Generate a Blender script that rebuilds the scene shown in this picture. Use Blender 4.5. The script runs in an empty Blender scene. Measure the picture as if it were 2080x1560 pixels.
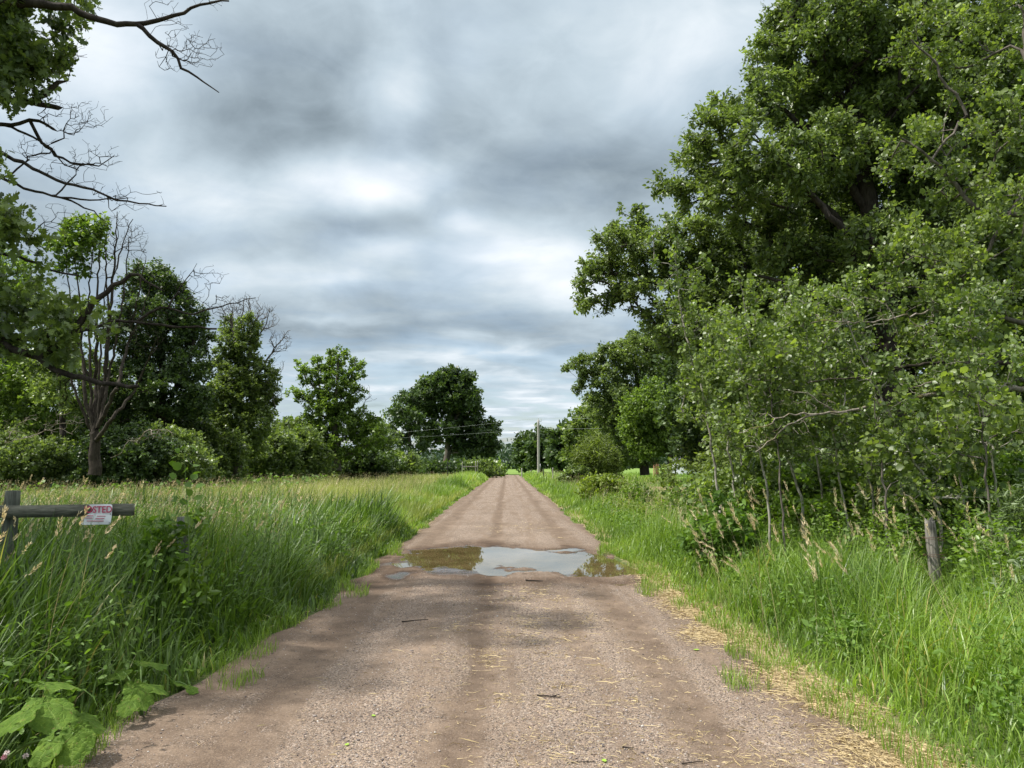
import bpy, math, random
import numpy as np
from mathutils import Matrix, Vector, Euler

# ------------------------------------------------------------------ camera, world, sun, exposure
SC = bpy.context.scene
COL = SC.collection
F = 1563.0                                  # focal length in pixels of the 2080 px wide photograph
CAM = np.array([0.0, 0.0, 1.6])
cam_d = bpy.data.cameras.new("camera")
cam_d.sensor_width = 36.0
cam_d.lens = 36.0 * F / 2080.0
cam_d.clip_start = 0.05
cam_d.clip_end = 6000.0
cam = bpy.data.objects.new("camera", cam_d)
cam.location = CAM
cam.rotation_euler = (math.radians(90 + 6.03), 0, math.radians(-0.37))
COL.objects.link(cam)
SC.camera = cam
CR = np.array(cam.rotation_euler.to_matrix())

SC.view_settings.view_transform = 'Standard'
SC.view_settings.look = 'None'
SC.view_settings.exposure = 0.45
SC.view_settings.gamma = 1.0
SC.render.engine = 'CYCLES'
SC.cycles.max_bounces = 8
SC.cycles.diffuse_bounces = 4
SC.cycles.glossy_bounces = 3
SC.cycles.transmission_bounces = 6
SC.cycles.transparent_max_bounces = 4
SC.cycles.use_denoising = True
SC.cycles.caustics_reflective = False
SC.cycles.caustics_refractive = False
SC.cycles.sample_clamp_indirect = 4.0

def P(px, py, y):
    """world point that lies on the sight line of a photograph pixel, at world depth y"""
    r = CR @ np.array([(px - 1040.0) / F, -(py - 780.0) / F, -1.0])
    return CAM + r * (y / r[1])

SUN_TO = np.array([-0.80, -0.05, 1.20]); SUN_TO /= np.linalg.norm(SUN_TO)
sun_el = math.asin(SUN_TO[2]); sun_az = math.atan2(SUN_TO[0], SUN_TO[1])
sd = bpy.data.lights.new("sun", 'SUN')
sd.energy = 4.7
sd.angle = math.radians(1.5)
sd.color = (1.0, 0.955, 0.88)
sun = bpy.data.objects.new("sun", sd)
sun.rotation_euler = Vector(SUN_TO).to_track_quat('Z', 'Y').to_euler()
sun.location = (-30, 10, 60)
COL.objects.link(sun)

class NT:
    """small helper for node trees"""
    def __init__(s, tree):
        s.t = tree; s.n = tree.nodes; s.l = tree.links; s.n.clear()
    def new(s, kind, **kw):
        nd = s.n.new(kind)
        for k, v in kw.items():
            setattr(nd, k, v)
        return nd
    def put(s, sock, v):
        if hasattr(v, 'is_linked') or isinstance(v, bpy.types.NodeSocket):
            s.l.new(v, sock)
        elif v is not None:
            sock.default_value = v
    def math(s, op, a, b=None, c=None, clamp=False):
        nd = s.new('ShaderNodeMath', operation=op, use_clamp=clamp)
        s.put(nd.inputs[0], a)
        if b is not None: s.put(nd.inputs[1], b)
        if c is not None: s.put(nd.inputs[2], c)
        return nd.outputs[0]
    def ramp(s, fac, pts, interp='LINEAR'):
        nd = s.new('ShaderNodeValToRGB')
        cr = nd.color_ramp; cr.interpolation = interp
        while len(cr.elements) > 1: cr.elements.remove(cr.elements[-1])
        for i, (p, c) in enumerate(pts):
            e = cr.elements[0] if i == 0 else cr.elements.new(p)
            e.position = p
            c = (c, c, c) if isinstance(c, (int, float)) else c
            e.color = (c[0], c[1], c[2], 1)
        s.put(nd.inputs[0], fac)
        return nd.outputs[0]
    def mix(s, fac, a, b, mode='MIX'):
        nd = s.new('ShaderNodeMix', data_type='RGBA', blend_type=mode)
        s.put(nd.inputs[0], fac)
        for sock, v in ((nd.inputs[6], a), (nd.inputs[7], b)):
            if isinstance(v, tuple): v = (v[0], v[1], v[2], 1)
            s.put(sock, v)
        return nd.outputs[2]
    def noise(s, vec, scale, detail=4, rough=0.5, dist=0.0, out=0):
        nd = s.new('ShaderNodeTexNoise')
        if vec is not None: s.put(nd.inputs['Vector'], vec)
        nd.inputs['Scale'].default_value = scale
        nd.inputs['Detail'].default_value = detail
        nd.inputs['Roughness'].default_value = rough
        nd.inputs['Distortion'].default_value = dist
        return nd.outputs[out]

def build_world():
    w = bpy.data.worlds.new("World"); SC.world = w; w.use_nodes = True
    T = NT(w.node_tree)
    tc = T.new('ShaderNodeTexCoord')
    sep = T.new('ShaderNodeSeparateXYZ'); T.put(sep.inputs[0], tc.outputs['Generated'])
    X, Y, Z = sep.outputs
    sky = T.new('ShaderNodeTexSky', sky_type='NISHITA')
    sky.sun_disc = False; sky.sun_elevation = sun_el; sky.sun_rotation = sun_az
    sky.air_density = 1.0; sky.dust_density = 1.5; sky.ozone_density = 1.5
    zp = T.math('MAXIMUM', Z, 0.0)
    zc = T.math('ADD', zp, 0.06)
    u = T.math('DIVIDE', X, zc); v = T.math('DIVIDE', Y, zc)
    cmb = T.new('ShaderNodeCombineXYZ'); T.put(cmb.inputs[0], u); T.put(cmb.inputs[1], v); cmb.inputs[2].default_value = 3.7
    uv = cmb.outputs[0]
    n1 = T.noise(uv, 0.62, 5, 0.45, 0.25)
    n2 = T.noise(uv, 1.9, 6, 0.52, 0.35)
    n3 = T.noise(uv, 2.6, 8, 0.60, 0.35)
    # luminance of the cloud deck
    L = T.math('MULTIPLY_ADD', T.math('SUBTRACT', n1, 0.5), 0.26, 0.425)
    lowband = T.ramp(zp, [(0.0, 1.4), (0.09, 0.95), (0.21, 0.30), (1.0, 0.10)])
    L = T.math('ADD', L, T.math('MULTIPLY', T.math('SUBTRACT', n2, 0.5), lowband))
    L = T.math('ADD', L, T.math('MULTIPLY', T.math('SUBTRACT', n3, 0.5), T.ramp(zp, [(0.0, 0.30), (0.25, 0.10), (0.5, 0.05)])))
    gd = T.new('ShaderNodeMapping'); T.put(gd.inputs[0], tc.outputs['Generated']); gd.inputs['Scale'].default_value = (1.0, 1.0, 1.7)
    n4 = T.noise(gd.outputs[0], 3.6, 6, 0.52, 0.5); n5 = T.noise(gd.outputs[0], 10.0, 6, 0.6, 0.8)
    L = T.math('ADD', L, T.math('MULTIPLY', T.math('SUBTRACT', n4, 0.5), 0.55))
    L = T.math('ADD', L, T.math('MULTIPLY', T.math('SUBTRACT', n5, 0.5), 0.16))
    # thicker and thinner places of the deck
    yp = T.math('MAXIMUM', Y, 0.05)
    wob = T.noise(tc.outputs['Generated'], 4.5, 4, 0.55, 0.0, out=1)
    ws = T.new('ShaderNodeSeparateXYZ'); T.put(ws.inputs[0], wob)
    a = T.math('ADD', T.math('DIVIDE', X, yp), T.math('MULTIPLY', T.math('SUBTRACT', ws.outputs[0], 0.5), 0.16))
    e = T.math('ADD', T.math('DIVIDE', Z, yp), T.math('MULTIPLY', T.math('SUBTRACT', ws.outputs[1], 0.5), 0.09))
    for (px, py, sx, sy, amp) in SKY_BLOBS:
        d = P(px, py, 1.0) - CAM
        da = T.math('DIVIDE', T.math('SUBTRACT', a, float(d[0])), sx / F)
        de = T.math('DIVIDE', T.math('SUBTRACT', e, float(d[2])), sy / F)
        r2 = T.math('ADD', T.math('MULTIPLY', da, da), T.math('MULTIPLY', de, de))
        g = T.math('POWER', 2.718, T.math('MULTIPLY', r2, -0.5))
        L = T.math('ADD', L, T.math('MULTIPLY', g, amp))
    # bright thin deck round the hidden sun and overhead, added out of view as fill
    dot = T.new('ShaderNodeVectorMath', operation='DOT_PRODUCT')
    T.put(dot.inputs[0], tc.outputs['Generated']); dot.inputs[1].default_value = tuple(SUN_TO)
    glow = T.math('POWER', T.math('MAXIMUM', dot.outputs['Value'], 0.0), 7.0)
    L = T.math('ADD', L, T.math('MULTIPLY', glow, 1.1))
    up = T.math('MULTIPLY', T.math('MAXIMUM', T.math('SUBTRACT', Z, 0.54), 0.0), 2.2)
    L = T.math('ADD', L, up)
    L = T.math('MAXIMUM', L, 0.13)
    tint = T.ramp(L, [(0.10, (0.77, 0.985, 1.16)), (0.50, (0.84, 1.0, 1.12)), (0.80, (0.97, 1.0, 1.03))])
    sc = T.new('ShaderNodeVectorMath', operation='SCALE'); T.put(sc.inputs[0], tint); T.put(sc.inputs['Scale'], T.math('MULTIPLY', L, 10.0))
    # openings where the blue shows, mostly low over the horizon
    low = T.ramp(zp, [(0.0, 0.7), (0.10, 0.45), (0.20, 0.15), (0.4, 0.06)])
    gap = T.math('MULTIPLY', T.ramp(n2, [(0.40, 1.0), (0.56, 0.0)]), low)
    blue = T.mix(1.0, sky.outputs[0], (1.5, 1.5, 1.5), 'MULTIPLY')
    col = T.mix(gap, sc.outputs[0], blue)
    bg = T.new('ShaderNodeBackground'); bg.inputs['Strength'].default_value = 0.1
    T.put(bg.inputs['Color'], col)
    out = T.new('ShaderNodeOutputWorld'); T.put(out.inputs[0], bg.outputs[0])

SKY_BLOBS = [
    (755, 365, 115, 42, 0.36), (1050, 850, 260, 60, 0.13), (1060, 505, 120, 36, 0.32), (790, 200, 45, 80, 0.20), (200, 80, 170, 110, 0.30),
    (1480, 60, 200, 110, 0.24), (260, 350, 150, 60, 0.08), (480, 400, 150, 50, 0.12), (960, 110, 60, 60, 0.10),
    (1330, 190, 110, 100, 0.14), (780, 500, 70, 22, 0.20), (520, 555, 120, 36, 0.22), (930, 445, 50, 16, 0.20), (1150, 590, 90, 30, 0.16), (660, 655, 90, 10, 0.15), (1000, 740, 160, 9, 0.14), (860, 790, 200, 7, 0.14), (700, 560, 50, 16, 0.12),
    (540, 235, 220, 75, -0.22), (600, 110, 170, 70, -0.10), (1100, 350, 230, 75, -0.08), (820, 440, 90, 35, -0.13),
    (830, 675, 260, 22, -0.16), (800, 620, 260, 40, -0.05), (640, 440, 110, 25, -0.07), (1330, 330, 120, 80, -0.06), (760, 90, 70, 60, -0.06),
]
build_world()

# ------------------------------------------------------------------ helpers
RNG = np.random.default_rng(7)

def tag(o, label=None, cat=None, group=None, kind=None):
    if label: o['label'] = label
    if cat: o['category'] = cat
    if group: o['group'] = group
    if kind: o['kind'] = kind
    return o

def empty(name, loc=(0, 0, 0)):
    o = bpy.data.objects.new(name, None)
    o.empty_display_size = 0.2
    o.location = loc
    COL.objects.link(o)
    return o

def mk(name, V, faces, mat, parent=None, attrs=None, smooth=False, origin=None):
    """one mesh object from arrays; V in world space, faces = list of (m,k) index arrays"""
    V = np.asarray(V, dtype=np.float64)
    if parent is not None: V = V - np.array(parent.location)
    elif origin is not None: V = V - np.asarray(origin)
    faces = [np.asarray(f, dtype=np.int32) for f in faces if len(f)]
    me = bpy.data.meshes.new(name)
    me.vertices.add(len(V)); me.vertices.foreach_set('co', V.astype(np.float32).ravel())
    loops = np.concatenate([f.ravel() for f in faces])
    tot = np.concatenate([np.full(len(f), f.shape[1], dtype=np.int32) for f in faces])
    start = np.concatenate([[0], np.cumsum(tot)[:-1]]).astype(np.int32)
    me.loops.add(len(loops)); me.loops.foreach_set('vertex_index', loops)
    me.polygons.add(len(tot)); me.polygons.foreach_set('loop_start', start)
    if smooth:
        me.polygons.foreach_set('use_smooth', np.ones(len(tot), dtype=bool))
    me.update(calc_edges=True)
    if attrs:
        for k, (dom, arr) in attrs.items():
            at = me.attributes.new(k, 'FLOAT', dom)
            at.data.foreach_set('value', np.asarray(arr, dtype=np.float32))
    if mat: me.materials.append(mat)
    o = bpy.data.objects.new(name, me)
    if origin is not None and parent is None: o.location = origin
    COL.objects.link(o)
    if parent is not None: o.parent = parent
    return o

def unit(v):
    return v / np.maximum(np.linalg.norm(v, axis=-1, keepdims=True), 1e-9)

_wv = RNG.normal(size=(3, 14, 2)); _wp = RNG.uniform(0, 6.28, size=(3, 14))
def wn(x, y, scale=1.0, k=0):
    """smooth noise about -1..1 from a sum of sines, feature size about `scale` metres"""
    x = np.asarray(x) / scale; y = np.asarray(y) / scale
    s = 0
    for i in range(14):
        w = _wv[k % 3, i] * 2.0
        s = s + np.sin(w[0] * x + w[1] * y + _wp[k % 3, i] + k)
    return s / 3.2

def sstep(a, b, x):
    t = np.clip((np.asarray(x, dtype=float) - a) / (b - a), 0, 1)
    return t * t * (3 - 2 * t)

# ------------------------------------------------------------------ materials
def principled(name):
    m = bpy.data.materials.new(name); m.use_nodes = True
    T = NT(m.node_tree)
    out = T.new('ShaderNodeOutputMaterial'); b = T.new('ShaderNodeBsdfPrincipled')
    T.l.new(b.outputs[0], out.inputs[0])
    return m, T, b, out

def leaf_mat(name, dark, light, trans=0.3, tcol=None, rough=0.5, spec=0.35, pale=None, old=None):
    """leaf colour runs dark..light with the per-face 'tint'; the underside can be paler"""
    m, T, b, out = principled(name)
    at = T.new('ShaderNodeAttribute', attribute_name='tint')
    pts = [(0.0, dark), (0.75, light)]
    pts.append((0.9 if old else 1.0, tuple(min(1, c * 1.3) for c in light)))
    if old: pts.append((0.97, old))
    col = T.ramp(at.outputs['Fac'], pts)
    if pale:
        geo = T.new('ShaderNodeNewGeometry')
        col2 = T.mix(geo.outputs['Backfacing'], col, pale)
    else:
        col2 = col
    T.put(b.inputs['Base Color'], col2)
    b.inputs['Roughness'].default_value = rough
    b.inputs['Specular IOR Level'].default_value = spec
    tr = T.new('ShaderNodeBsdfTranslucent')
    T.put(tr.inputs[0], T.mix(1.0, col, tcol or (1.5, 1.6, 0.55), 'MULTIPLY'))
    ms = T.new('ShaderNodeMixShader'); ms.inputs[0].default_value = trans
    T.l.new(b.outputs[0], ms.inputs[1]); T.l.new(tr.outputs[0], ms.inputs[2])
    T.l.new(ms.outputs[0], out.inputs[0])
    return m

def bark_mat(name, c1, c2, scale=14, bump=0.6, moss=None):
    m, T, b, out = principled(name)
    tc = T.new('ShaderNodeTexCoord')
    mp = T.new('ShaderNodeMapping'); T.put(mp.inputs[0], tc.outputs['Object']); mp.inputs['Scale'].default_value = (1, 1, 0.3)
    n = T.noise(mp.outputs[0], scale, 6, 0.65, 0.4)
    col = T.ramp(n, [(0.33, c1), (0.62, c2)])
    if moss:
        n2 = T.noise(tc.outputs['Object'], 3.5, 5, 0.6)
        col = T.mix(T.ramp(n2, [(0.52, 0.0), (0.60, 0.8)]), col, moss)
    T.put(b.inputs['Base Color'], col)
    b.inputs['Roughness'].default_value = 0.9
    b.inputs['Specular IOR Level'].default_value = 0.15
    bp = T.new('ShaderNodeBump'); bp.inputs['Strength'].default_value = bump; bp.inputs['Distance'].default_value = 0.02
    T.put(bp.inputs['Height'], n); T.l.new(bp.outputs[0], b.inputs['Normal'])
    return m

def plain_mat(name, c, rough=0.6, spec=0.3, var=0.0, scale=20, metal=0.0):
    m, T, b, out = principled(name)
    if var:
        tc = T.new('ShaderNodeTexCoord')
        n = T.noise(tc.outputs['Object'], scale, 5, 0.6)
        d = tuple(max(0, x * (1 - var)) for x in c); l = tuple(min(1, x * (1 + var)) for x in c)
        T.put(b.inputs['Base Color'], T.ramp(n, [(0.35, d), (0.65, l)]))
    else:
        b.inputs['Base Color'].default_value = (*c, 1)
    b.inputs['Roughness'].default_value = rough
    b.inputs['Specular IOR Level'].default_value = spec
    b.inputs['Metallic'].default_value = metal
    return m

def wood_mat(name, c1, c2, axis='z'):
    m, T, b, out = principled(name)
    tc = T.new('ShaderNodeTexCoord')
    mp = T.new('ShaderNodeMapping'); T.put(mp.inputs[0], tc.outputs['Object'])
    mp.inputs['Scale'].default_value = (1, 1, 0.06) if axis == 'z' else (0.06, 1, 1)
    n = T.noise(mp.outputs[0], 45, 6, 0.65, 0.6)
    n2 = T.noise(tc.outputs['Object'], 5, 4, 0.6)
    f = T.math('MULTIPLY_ADD', T.math('SUBTRACT', n2, 0.5), 0.5, n)
    T.put(b.inputs['Base Color'], T.ramp(f, [(0.3, c1), (0.68, c2)]))
    b.inputs['Roughness'].default_value = 0.85
    b.inputs['Specular IOR Level'].default_value = 0.2
    bp = T.new('ShaderNodeBump'); bp.inputs['Strength'].default_value = 0.7; bp.inputs['Distance'].default_value = 0.01
    T.put(bp.inputs['Height'], n); T.l.new(bp.outputs[0], b.inputs['Normal'])
    return m

M = {}
M['oak'] = leaf_mat('oak_leaf', (0.056, 0.090, 0.026), (0.185, 0.250, 0.074), 0.40, rough=0.38, spec=0.55, tcol=(1.4, 1.45, 0.65))
M['oak_dark'] = leaf_mat('dark_oak_leaf', (0.028, 0.052, 0.020), (0.092, 0.140, 0.048), 0.30, rough=0.42)
M['maple'] = leaf_mat('maple_leaf', (0.056, 0.100, 0.020), (0.180, 0.260, 0.058), 0.40, rough=0.42)
M['aspen'] = leaf_mat('aspen_leaf', (0.062, 0.102, 0.026), (0.215, 0.285, 0.078), 0.40, rough=0.40, spec=0.5, pale=(0.15, 0.21, 0.07))
M['poplar'] = leaf_mat('poplar_leaf', (0.062, 0.100, 0.024), (0.205, 0.265, 0.070), 0.40, rough=0.40, spec=0.5, pale=(0.14, 0.19, 0.065))
M['willow'] = leaf_mat('willow_leaf', (0.055, 0.092, 0.025), (0.16, 0.22, 0.08), 0.3, rough=0.45, pale=(0.22, 0.28, 0.15))
M['olive'] = leaf_mat('olive_shrub_leaf', (0.065, 0.095, 0.022), (0.17, 0.22, 0.055), 0.38)
M['bush'] = leaf_mat('bush_leaf', (0.050, 0.098, 0.014), (0.175, 0.270, 0.042), 0.40, rough=0.4, spec=0.45)
M['yellowbush'] = leaf_mat('yellow_bush_leaf', (0.06, 0.10, 0.015), (0.21, 0.27, 0.045), 0.35)
M['forest'] = leaf_mat('far_forest_leaf', (0.022, 0.046, 0.026), (0.060, 0.098, 0.055), 0.15)
M['grass_lush'] = leaf_mat('lush_grass', (0.028, 0.063, 0.011), (0.148, 0.238, 0.045), 0.36, rough=0.42, spec=0.42, old=(0.36, 0.31, 0.14))
M['grass_field'] = leaf_mat('field_grass', (0.12, 0.165, 0.030), (0.34, 0.37, 0.115), 0.30, rough=0.5, old=(0.46, 0.40, 0.22))
M['grass_bright'] = leaf_mat('bright_grass', (0.060, 0.120, 0.014), (0.24, 0.35, 0.062), 0.38, rough=0.40, spec=0.42, old=(0.44, 0.37, 0.17))
M['weed'] = leaf_mat('weed_leaf', (0.045, 0.095, 0.014), (0.14, 0.24, 0.040), 0.36, rough=0.5, spec=0.25)
M['seed'] = leaf_mat('seed_head', (0.32, 0.26, 0.14), (0.68, 0.58, 0.37), 0.25, tcol=(1.1, 1.0, 0.7))
M['straw'] = leaf_mat('straw', (0.24, 0.175, 0.085), (0.52, 0.41, 0.22), 0.1, tcol=(1, 0.9, 0.6))
M['bark_dark'] = bark_mat('dark_bark', (0.018, 0.014, 0.012), (0.060, 0.050, 0.042))
M['bark_grey'] = bark_mat('grey_bark', (0.050, 0.042, 0.036), (0.17, 0.15, 0.125))
M['bark_brown'] = bark_mat('brown_bark', (0.018, 0.0145, 0.0115), (0.062, 0.051, 0.040))
M['bark_pale'] = bark_mat('pale_bark', (0.16, 0.145, 0.115), (0.40, 0.38, 0.32), 20, 0.3)
M['bark_dead'] = bark_mat('dead_bark', (0.10, 0.082, 0.064), (0.30, 0.265, 0.22), 16, 0.6, moss=(0.12, 0.10, 0.03))
# ------------------------------------------------------------------ leaves
def tmpl(kind):
    """leaf outline in its own plane: x across, y base to tip (length 1), z fold"""
    if kind == 'diamond':
        v = [(0, 0, 0), (-.30, .48, .08), (0, 1, -.04), (.30, .48, .08)]
        f = [np.array([[0, 2, 1], [0, 3, 2]])]
    elif kind == 'clump':                              # a small spray of leaves seen from far away
        v = [(0, 0, 0), (-.42, .35, .10), (-.16, .62, -.05), (0, 1, .05), (.2, .60, .12), (.46, .42, -.06)]
        f = [np.array([[0, 3, 2, 1], [0, 5, 4, 3]])]
    elif kind == 'round':
        v = [(0, 0, 0), (-.36, .16, .05), (-.43, .52, .07), (0, 1, -.05), (.43, .52, .07), (.36, .16, .05)]
        f = [np.array([[0, 3, 2, 1], [0, 5, 4, 3]])]
    elif kind == 'ovate':
        v = [(0, 0, 0), (-.20, .22, .03), (-.23, .5, .04), (0, 1, -.08), (.23, .5, .04), (.20, .22, .03)]
        f = [np.array([[0, 3, 2, 1], [0, 5, 4, 3]])]
    elif kind == 'lance':
        v = [(0, 0, 0), (-.11, .3, .03), (-.09, .65, .02), (0, 1, -.06), (.09, .65, .02), (.11, .3, .03)]
        f = [np.array([[0, 3, 2, 1], [0, 5, 4, 3]])]
    elif kind == 'oak':                                # lobed, pointed
        v = [(0, 0, 0), (-.10, .14, .02), (-.36, .30, .05), (-.13, .38, .02), (-.46, .62, .06), (-.15, .62, .02), (-.22, .88, .02), (0, 1, -.04),
             (.22, .88, .02), (.15, .62, .02), (.46, .62, .06), (.13, .38, .02), (.36, .30, .05), (.10, .14, .02)]
        f = [np.array([[0, 3, 2, 1], [0, 11, 3, 3][:3] + [5], [7, 6, 5, 9]]),]
        f = [np.array([[1, 0, 3, 2], [3, 5, 4, 4], [0, 0, 0, 0]])]
        f = [np.array([[0, 3, 1], [1, 3, 2], [3, 5, 4], [5, 7, 6], [0, 13, 11], [13, 12, 11], [11, 10, 9], [9, 8, 7],
                       [0, 11, 3], [3, 11, 9], [3, 9, 5], [5, 9, 7]])]
    return np.array(v, dtype=float), f

def leaves(pos, size, kind, upbias=0.55, droop=0.15, rng=RNG, outdir=None):
    """vertices, faces, faces-per-leaf for leaves at pos"""
    n = len(pos)
    tv, tf = tmpl(kind)
    nrm = rng.normal(size=(n, 3)) * (1 - upbias); nrm[:, 2] += upbias * rng.uniform(0.6, 1.3, n); nrm = unit(nrm)
    ax = rng.normal(size=(n, 3))
    if outdir is not None: ax = ax * 0.7 + outdir
    ax[:, 2] -= droop * 2
    ax = unit(ax - nrm * np.sum(ax * nrm, axis=1, keepdims=True))
    sx = np.cross(ax, nrm)
    s = np.asarray(size).reshape(-1, 1)
    wob = rng.uniform(0.8, 1.2, (n, 1))
    V = np.empty((n, len(tv), 3))
    for j, t in enumerate(tv):
        V[:, j] = pos + s * (t[0] * wob * sx + t[1] * ax + t[2] * nrm)
    off = (np.arange(n) * len(tv))[:, None, None]
    Fs = [(f[None] + off).reshape(-1, f.shape[1]) for f in tf]
    per = len(tf[0])
    return V.reshape(-1, 3), Fs, per

# ------------------------------------------------------------------ branch skeletons
class Skel:
    def __init__(s):
        s.p = []; s.par = []; s.rad = []; s.plen = []
    def add(s, p, par, rad=0.0):
        s.p.append(np.asarray(p, dtype=float)); s.par.append(par); s.rad.append(rad)
        s.plen.append(0.0 if par < 0 else s.plen[par] + float(np.linalg.norm(s.p[par] - s.p[-1])))
        return len(s.p) - 1
    def nearest(s, q):
        A = np.array(s.p); return int(np.argmin(np.sum((A - q) ** 2, axis=1)))
    def poly(s, pts, r0, r1, step, rng, jit=0.05, attach=True):
        pts = [np.asarray(q, dtype=float) for q in pts]
        par = -1
        if s.p and attach:
            par = s.nearest(pts[0])
            if np.linalg.norm(s.p[par] - pts[0]) < step * 1.2: pts[0] = s.p[par]
            else: pts.insert(0, s.p[par])
        # smooth resample
        L = [np.linalg.norm(pts[i + 1] - pts[i]) for i in range(len(pts) - 1)]
        tot = sum(L); n = max(2, int(math.ceil(tot / step)))
        cum = np.concatenate([[0], np.cumsum(L)])
        A = np.array(pts)
        first = par < 0
        for i in range(0 if first else 1, n + 1):
            t = tot * i / n
            q = np.array([np.interp(t, cum, A[:, k]) for k in range(3)])
            if 0 < i < n: q = q + rng.normal(size=3) * jit * step
            par = s.add(q, par, r0 + (r1 - r0) * i / n)
        return par
    def attract(s, pts, step, rng, w=0.35, curl=0.35, minfork=0):
        """joins every point to the skeleton, near ones first; returns the tip nodes"""
        if len(pts) == 0: return []
        base = s.p[0]
        order = np.argsort(np.linalg.norm(pts - base, axis=1))
        cap = len(s.p) + len(pts) * 40 + 10
        A = np.empty((cap, 3)); A[:len(s.p)] = np.array(s.p)
        W = np.empty(cap); W[:len(s.p)] = s.plen
        n = len(s.p); tips = []
        for k in order:
            q = pts[k]
            d = np.linalg.norm(A[minfork:n] - q, axis=1)
            i = int(np.argmin(d + w * W[minfork:n])) + minfork
            dist = d[i - minfork]
            m = min(30, max(1, int(math.ceil(dist / step))))
            p0 = s.p[i]
            pd = (p0 - s.p[s.par[i]]) if s.par[i] >= 0 else np.array([0, 0, 1.0])
            pd = pd / (np.linalg.norm(pd) + 1e-9)
            c = p0 + pd * dist * curl + np.array([0, 0, dist * 0.06])
            par = i
            for j in range(1, m + 1):
                t = j / m
                x = (1 - t) ** 2 * p0 + 2 * t * (1 - t) * c + t * t * q
                if j < m: x = x + rng.normal(size=3) * 0.09 * step
                par = s.add(x, par)
                A[n] = x; W[n] = s.plen[par]; n += 1
            tips.append(par)
        return tips
    def mesh(s, tip_r, power=0.44, sides=(4, 5, 8), rmin=0.0, scale=1.0):
        n = len(s.p); p = np.array(s.p); par = np.array(s.par)
        cnt = np.zeros(n); kids = np.zeros(n, dtype=int)
        for i in range(n - 1, -1, -1):
            if kids[i] == 0: cnt[i] = max(cnt[i], 1)
            if par[i] >= 0: cnt[par[i]] += cnt[i]; kids[par[i]] += 1
        r = np.maximum(tip_r * cnt ** power * scale, rmin)
        man = np.array(s.rad); r = np.where(man > 0, man, r)
        # no child thicker than its parent
        for i in range(n):
            if par[i] >= 0: r[i] = min(r[i], r[par[i]])
        best = np.full(n, -1); bc = np.zeros(n)
        for i in range(n):
            if par[i] >= 0 and r[i] * 1000 + cnt[i] > bc[par[i]]:
                bc[par[i]] = r[i] * 1000 + cnt[i]; best[par[i]] = i
        d = np.zeros((n, 3)); d[0] = (0, 0, 1)
        has = par >= 0
        d[has] = unit(p[has] - p[par[has]])
        # node direction: mean of the incoming and the main outgoing edge
        dn = d.copy(); ok = best >= 0
        dn[ok] = unit(d[ok] + d[best[ok]])
        dn[0] = d[best[0]] if best[0] >= 0 else d[0]
        E = np.where(has)[0]
        main = best[par[E]] == E
        sd_ = np.where(main[:, None], dn[par[E]], d[E])
        sr = np.where(main, r[par[E]], np.minimum(r[E] * 1.25, r[par[E]]))
        ed = dn[E]; er = r[E]
        Vs = []; Fs = []; off = 0
        big = np.maximum(sr, er)
        for lo, hi, k in ((0, 0.012, sides[0]), (0.012, 0.05, sides[1]), (0.05, 99, sides[2])):
            q = (big >= lo) & (big < hi)
            if not q.any(): continue
            m = int(q.sum())
            ang = np.arange(k) * 2 * math.pi / k
            rings = []
            for cpos, dr, rr in ((p[par[E[q]]], sd_[q], sr[q]), (p[E[q]], ed[q], er[q])):
                ref = np.where(np.abs(dr[:, 2:3]) < 0.9, np.array([[0, 0, 1.0]]), np.array([[1.0, 0, 0]]))
                a = unit(np.cross(dr, ref)); b = np.cross(dr, a)
                ring = cpos[:, None] + rr[:, None, None] * (np.cos(ang)[None, :, None] * a[:, None] + np.sin(ang)[None, :, None] * b[:, None])
                rings.append(ring)
            V = np.concatenate(rings, axis=1)               # m, 2k, 3
            i0 = np.arange(k); i1 = (i0 + 1) % k
            f = np.stack([i0, i1, i1 + k, i0 + k], axis=1)
            Fs.append((f[None] + (np.arange(m) * 2 * k)[:, None, None] + off).reshape(-1, 4))
            Vs.append(V.reshape(-1, 3)); off += m * 2 * k
        return np.concatenate(Vs), Fs

def in_ellipsoid(c, r, n, rng, shell=0.55):
    v = unit(rng.normal(size=(n, 3)))
    rad = rng.uniform(0, 1, (n, 1)) ** (1 / 3)
    rad = rad * (1 - shell) + shell * rng.uniform(0.55, 1.0, (n, 1))
    rad = rad * np.where(rng.uniform(0, 1, (n, 1)) < 0.14, rng.uniform(1.1, 1.4, (n, 1)), 1.0)
    return np.asarray(c) + v * rad * np.asarray(r)

def lobe(px, py, rpx, rpy, D, dd=0.0, ry=None, dens=1.0, leafy=True):
    """an ellipsoid of crown standing at depth D+dd, sized from its extent in the photograph"""
    y = D + dd
    c = P(px, py, y)
    rx = rpx * y / F; rz = rpy * y / F
    return (c, np.array([rx, ry if ry else 0.5 * (rx + rz) * 1.25, rz]), dens, leafy)

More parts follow.
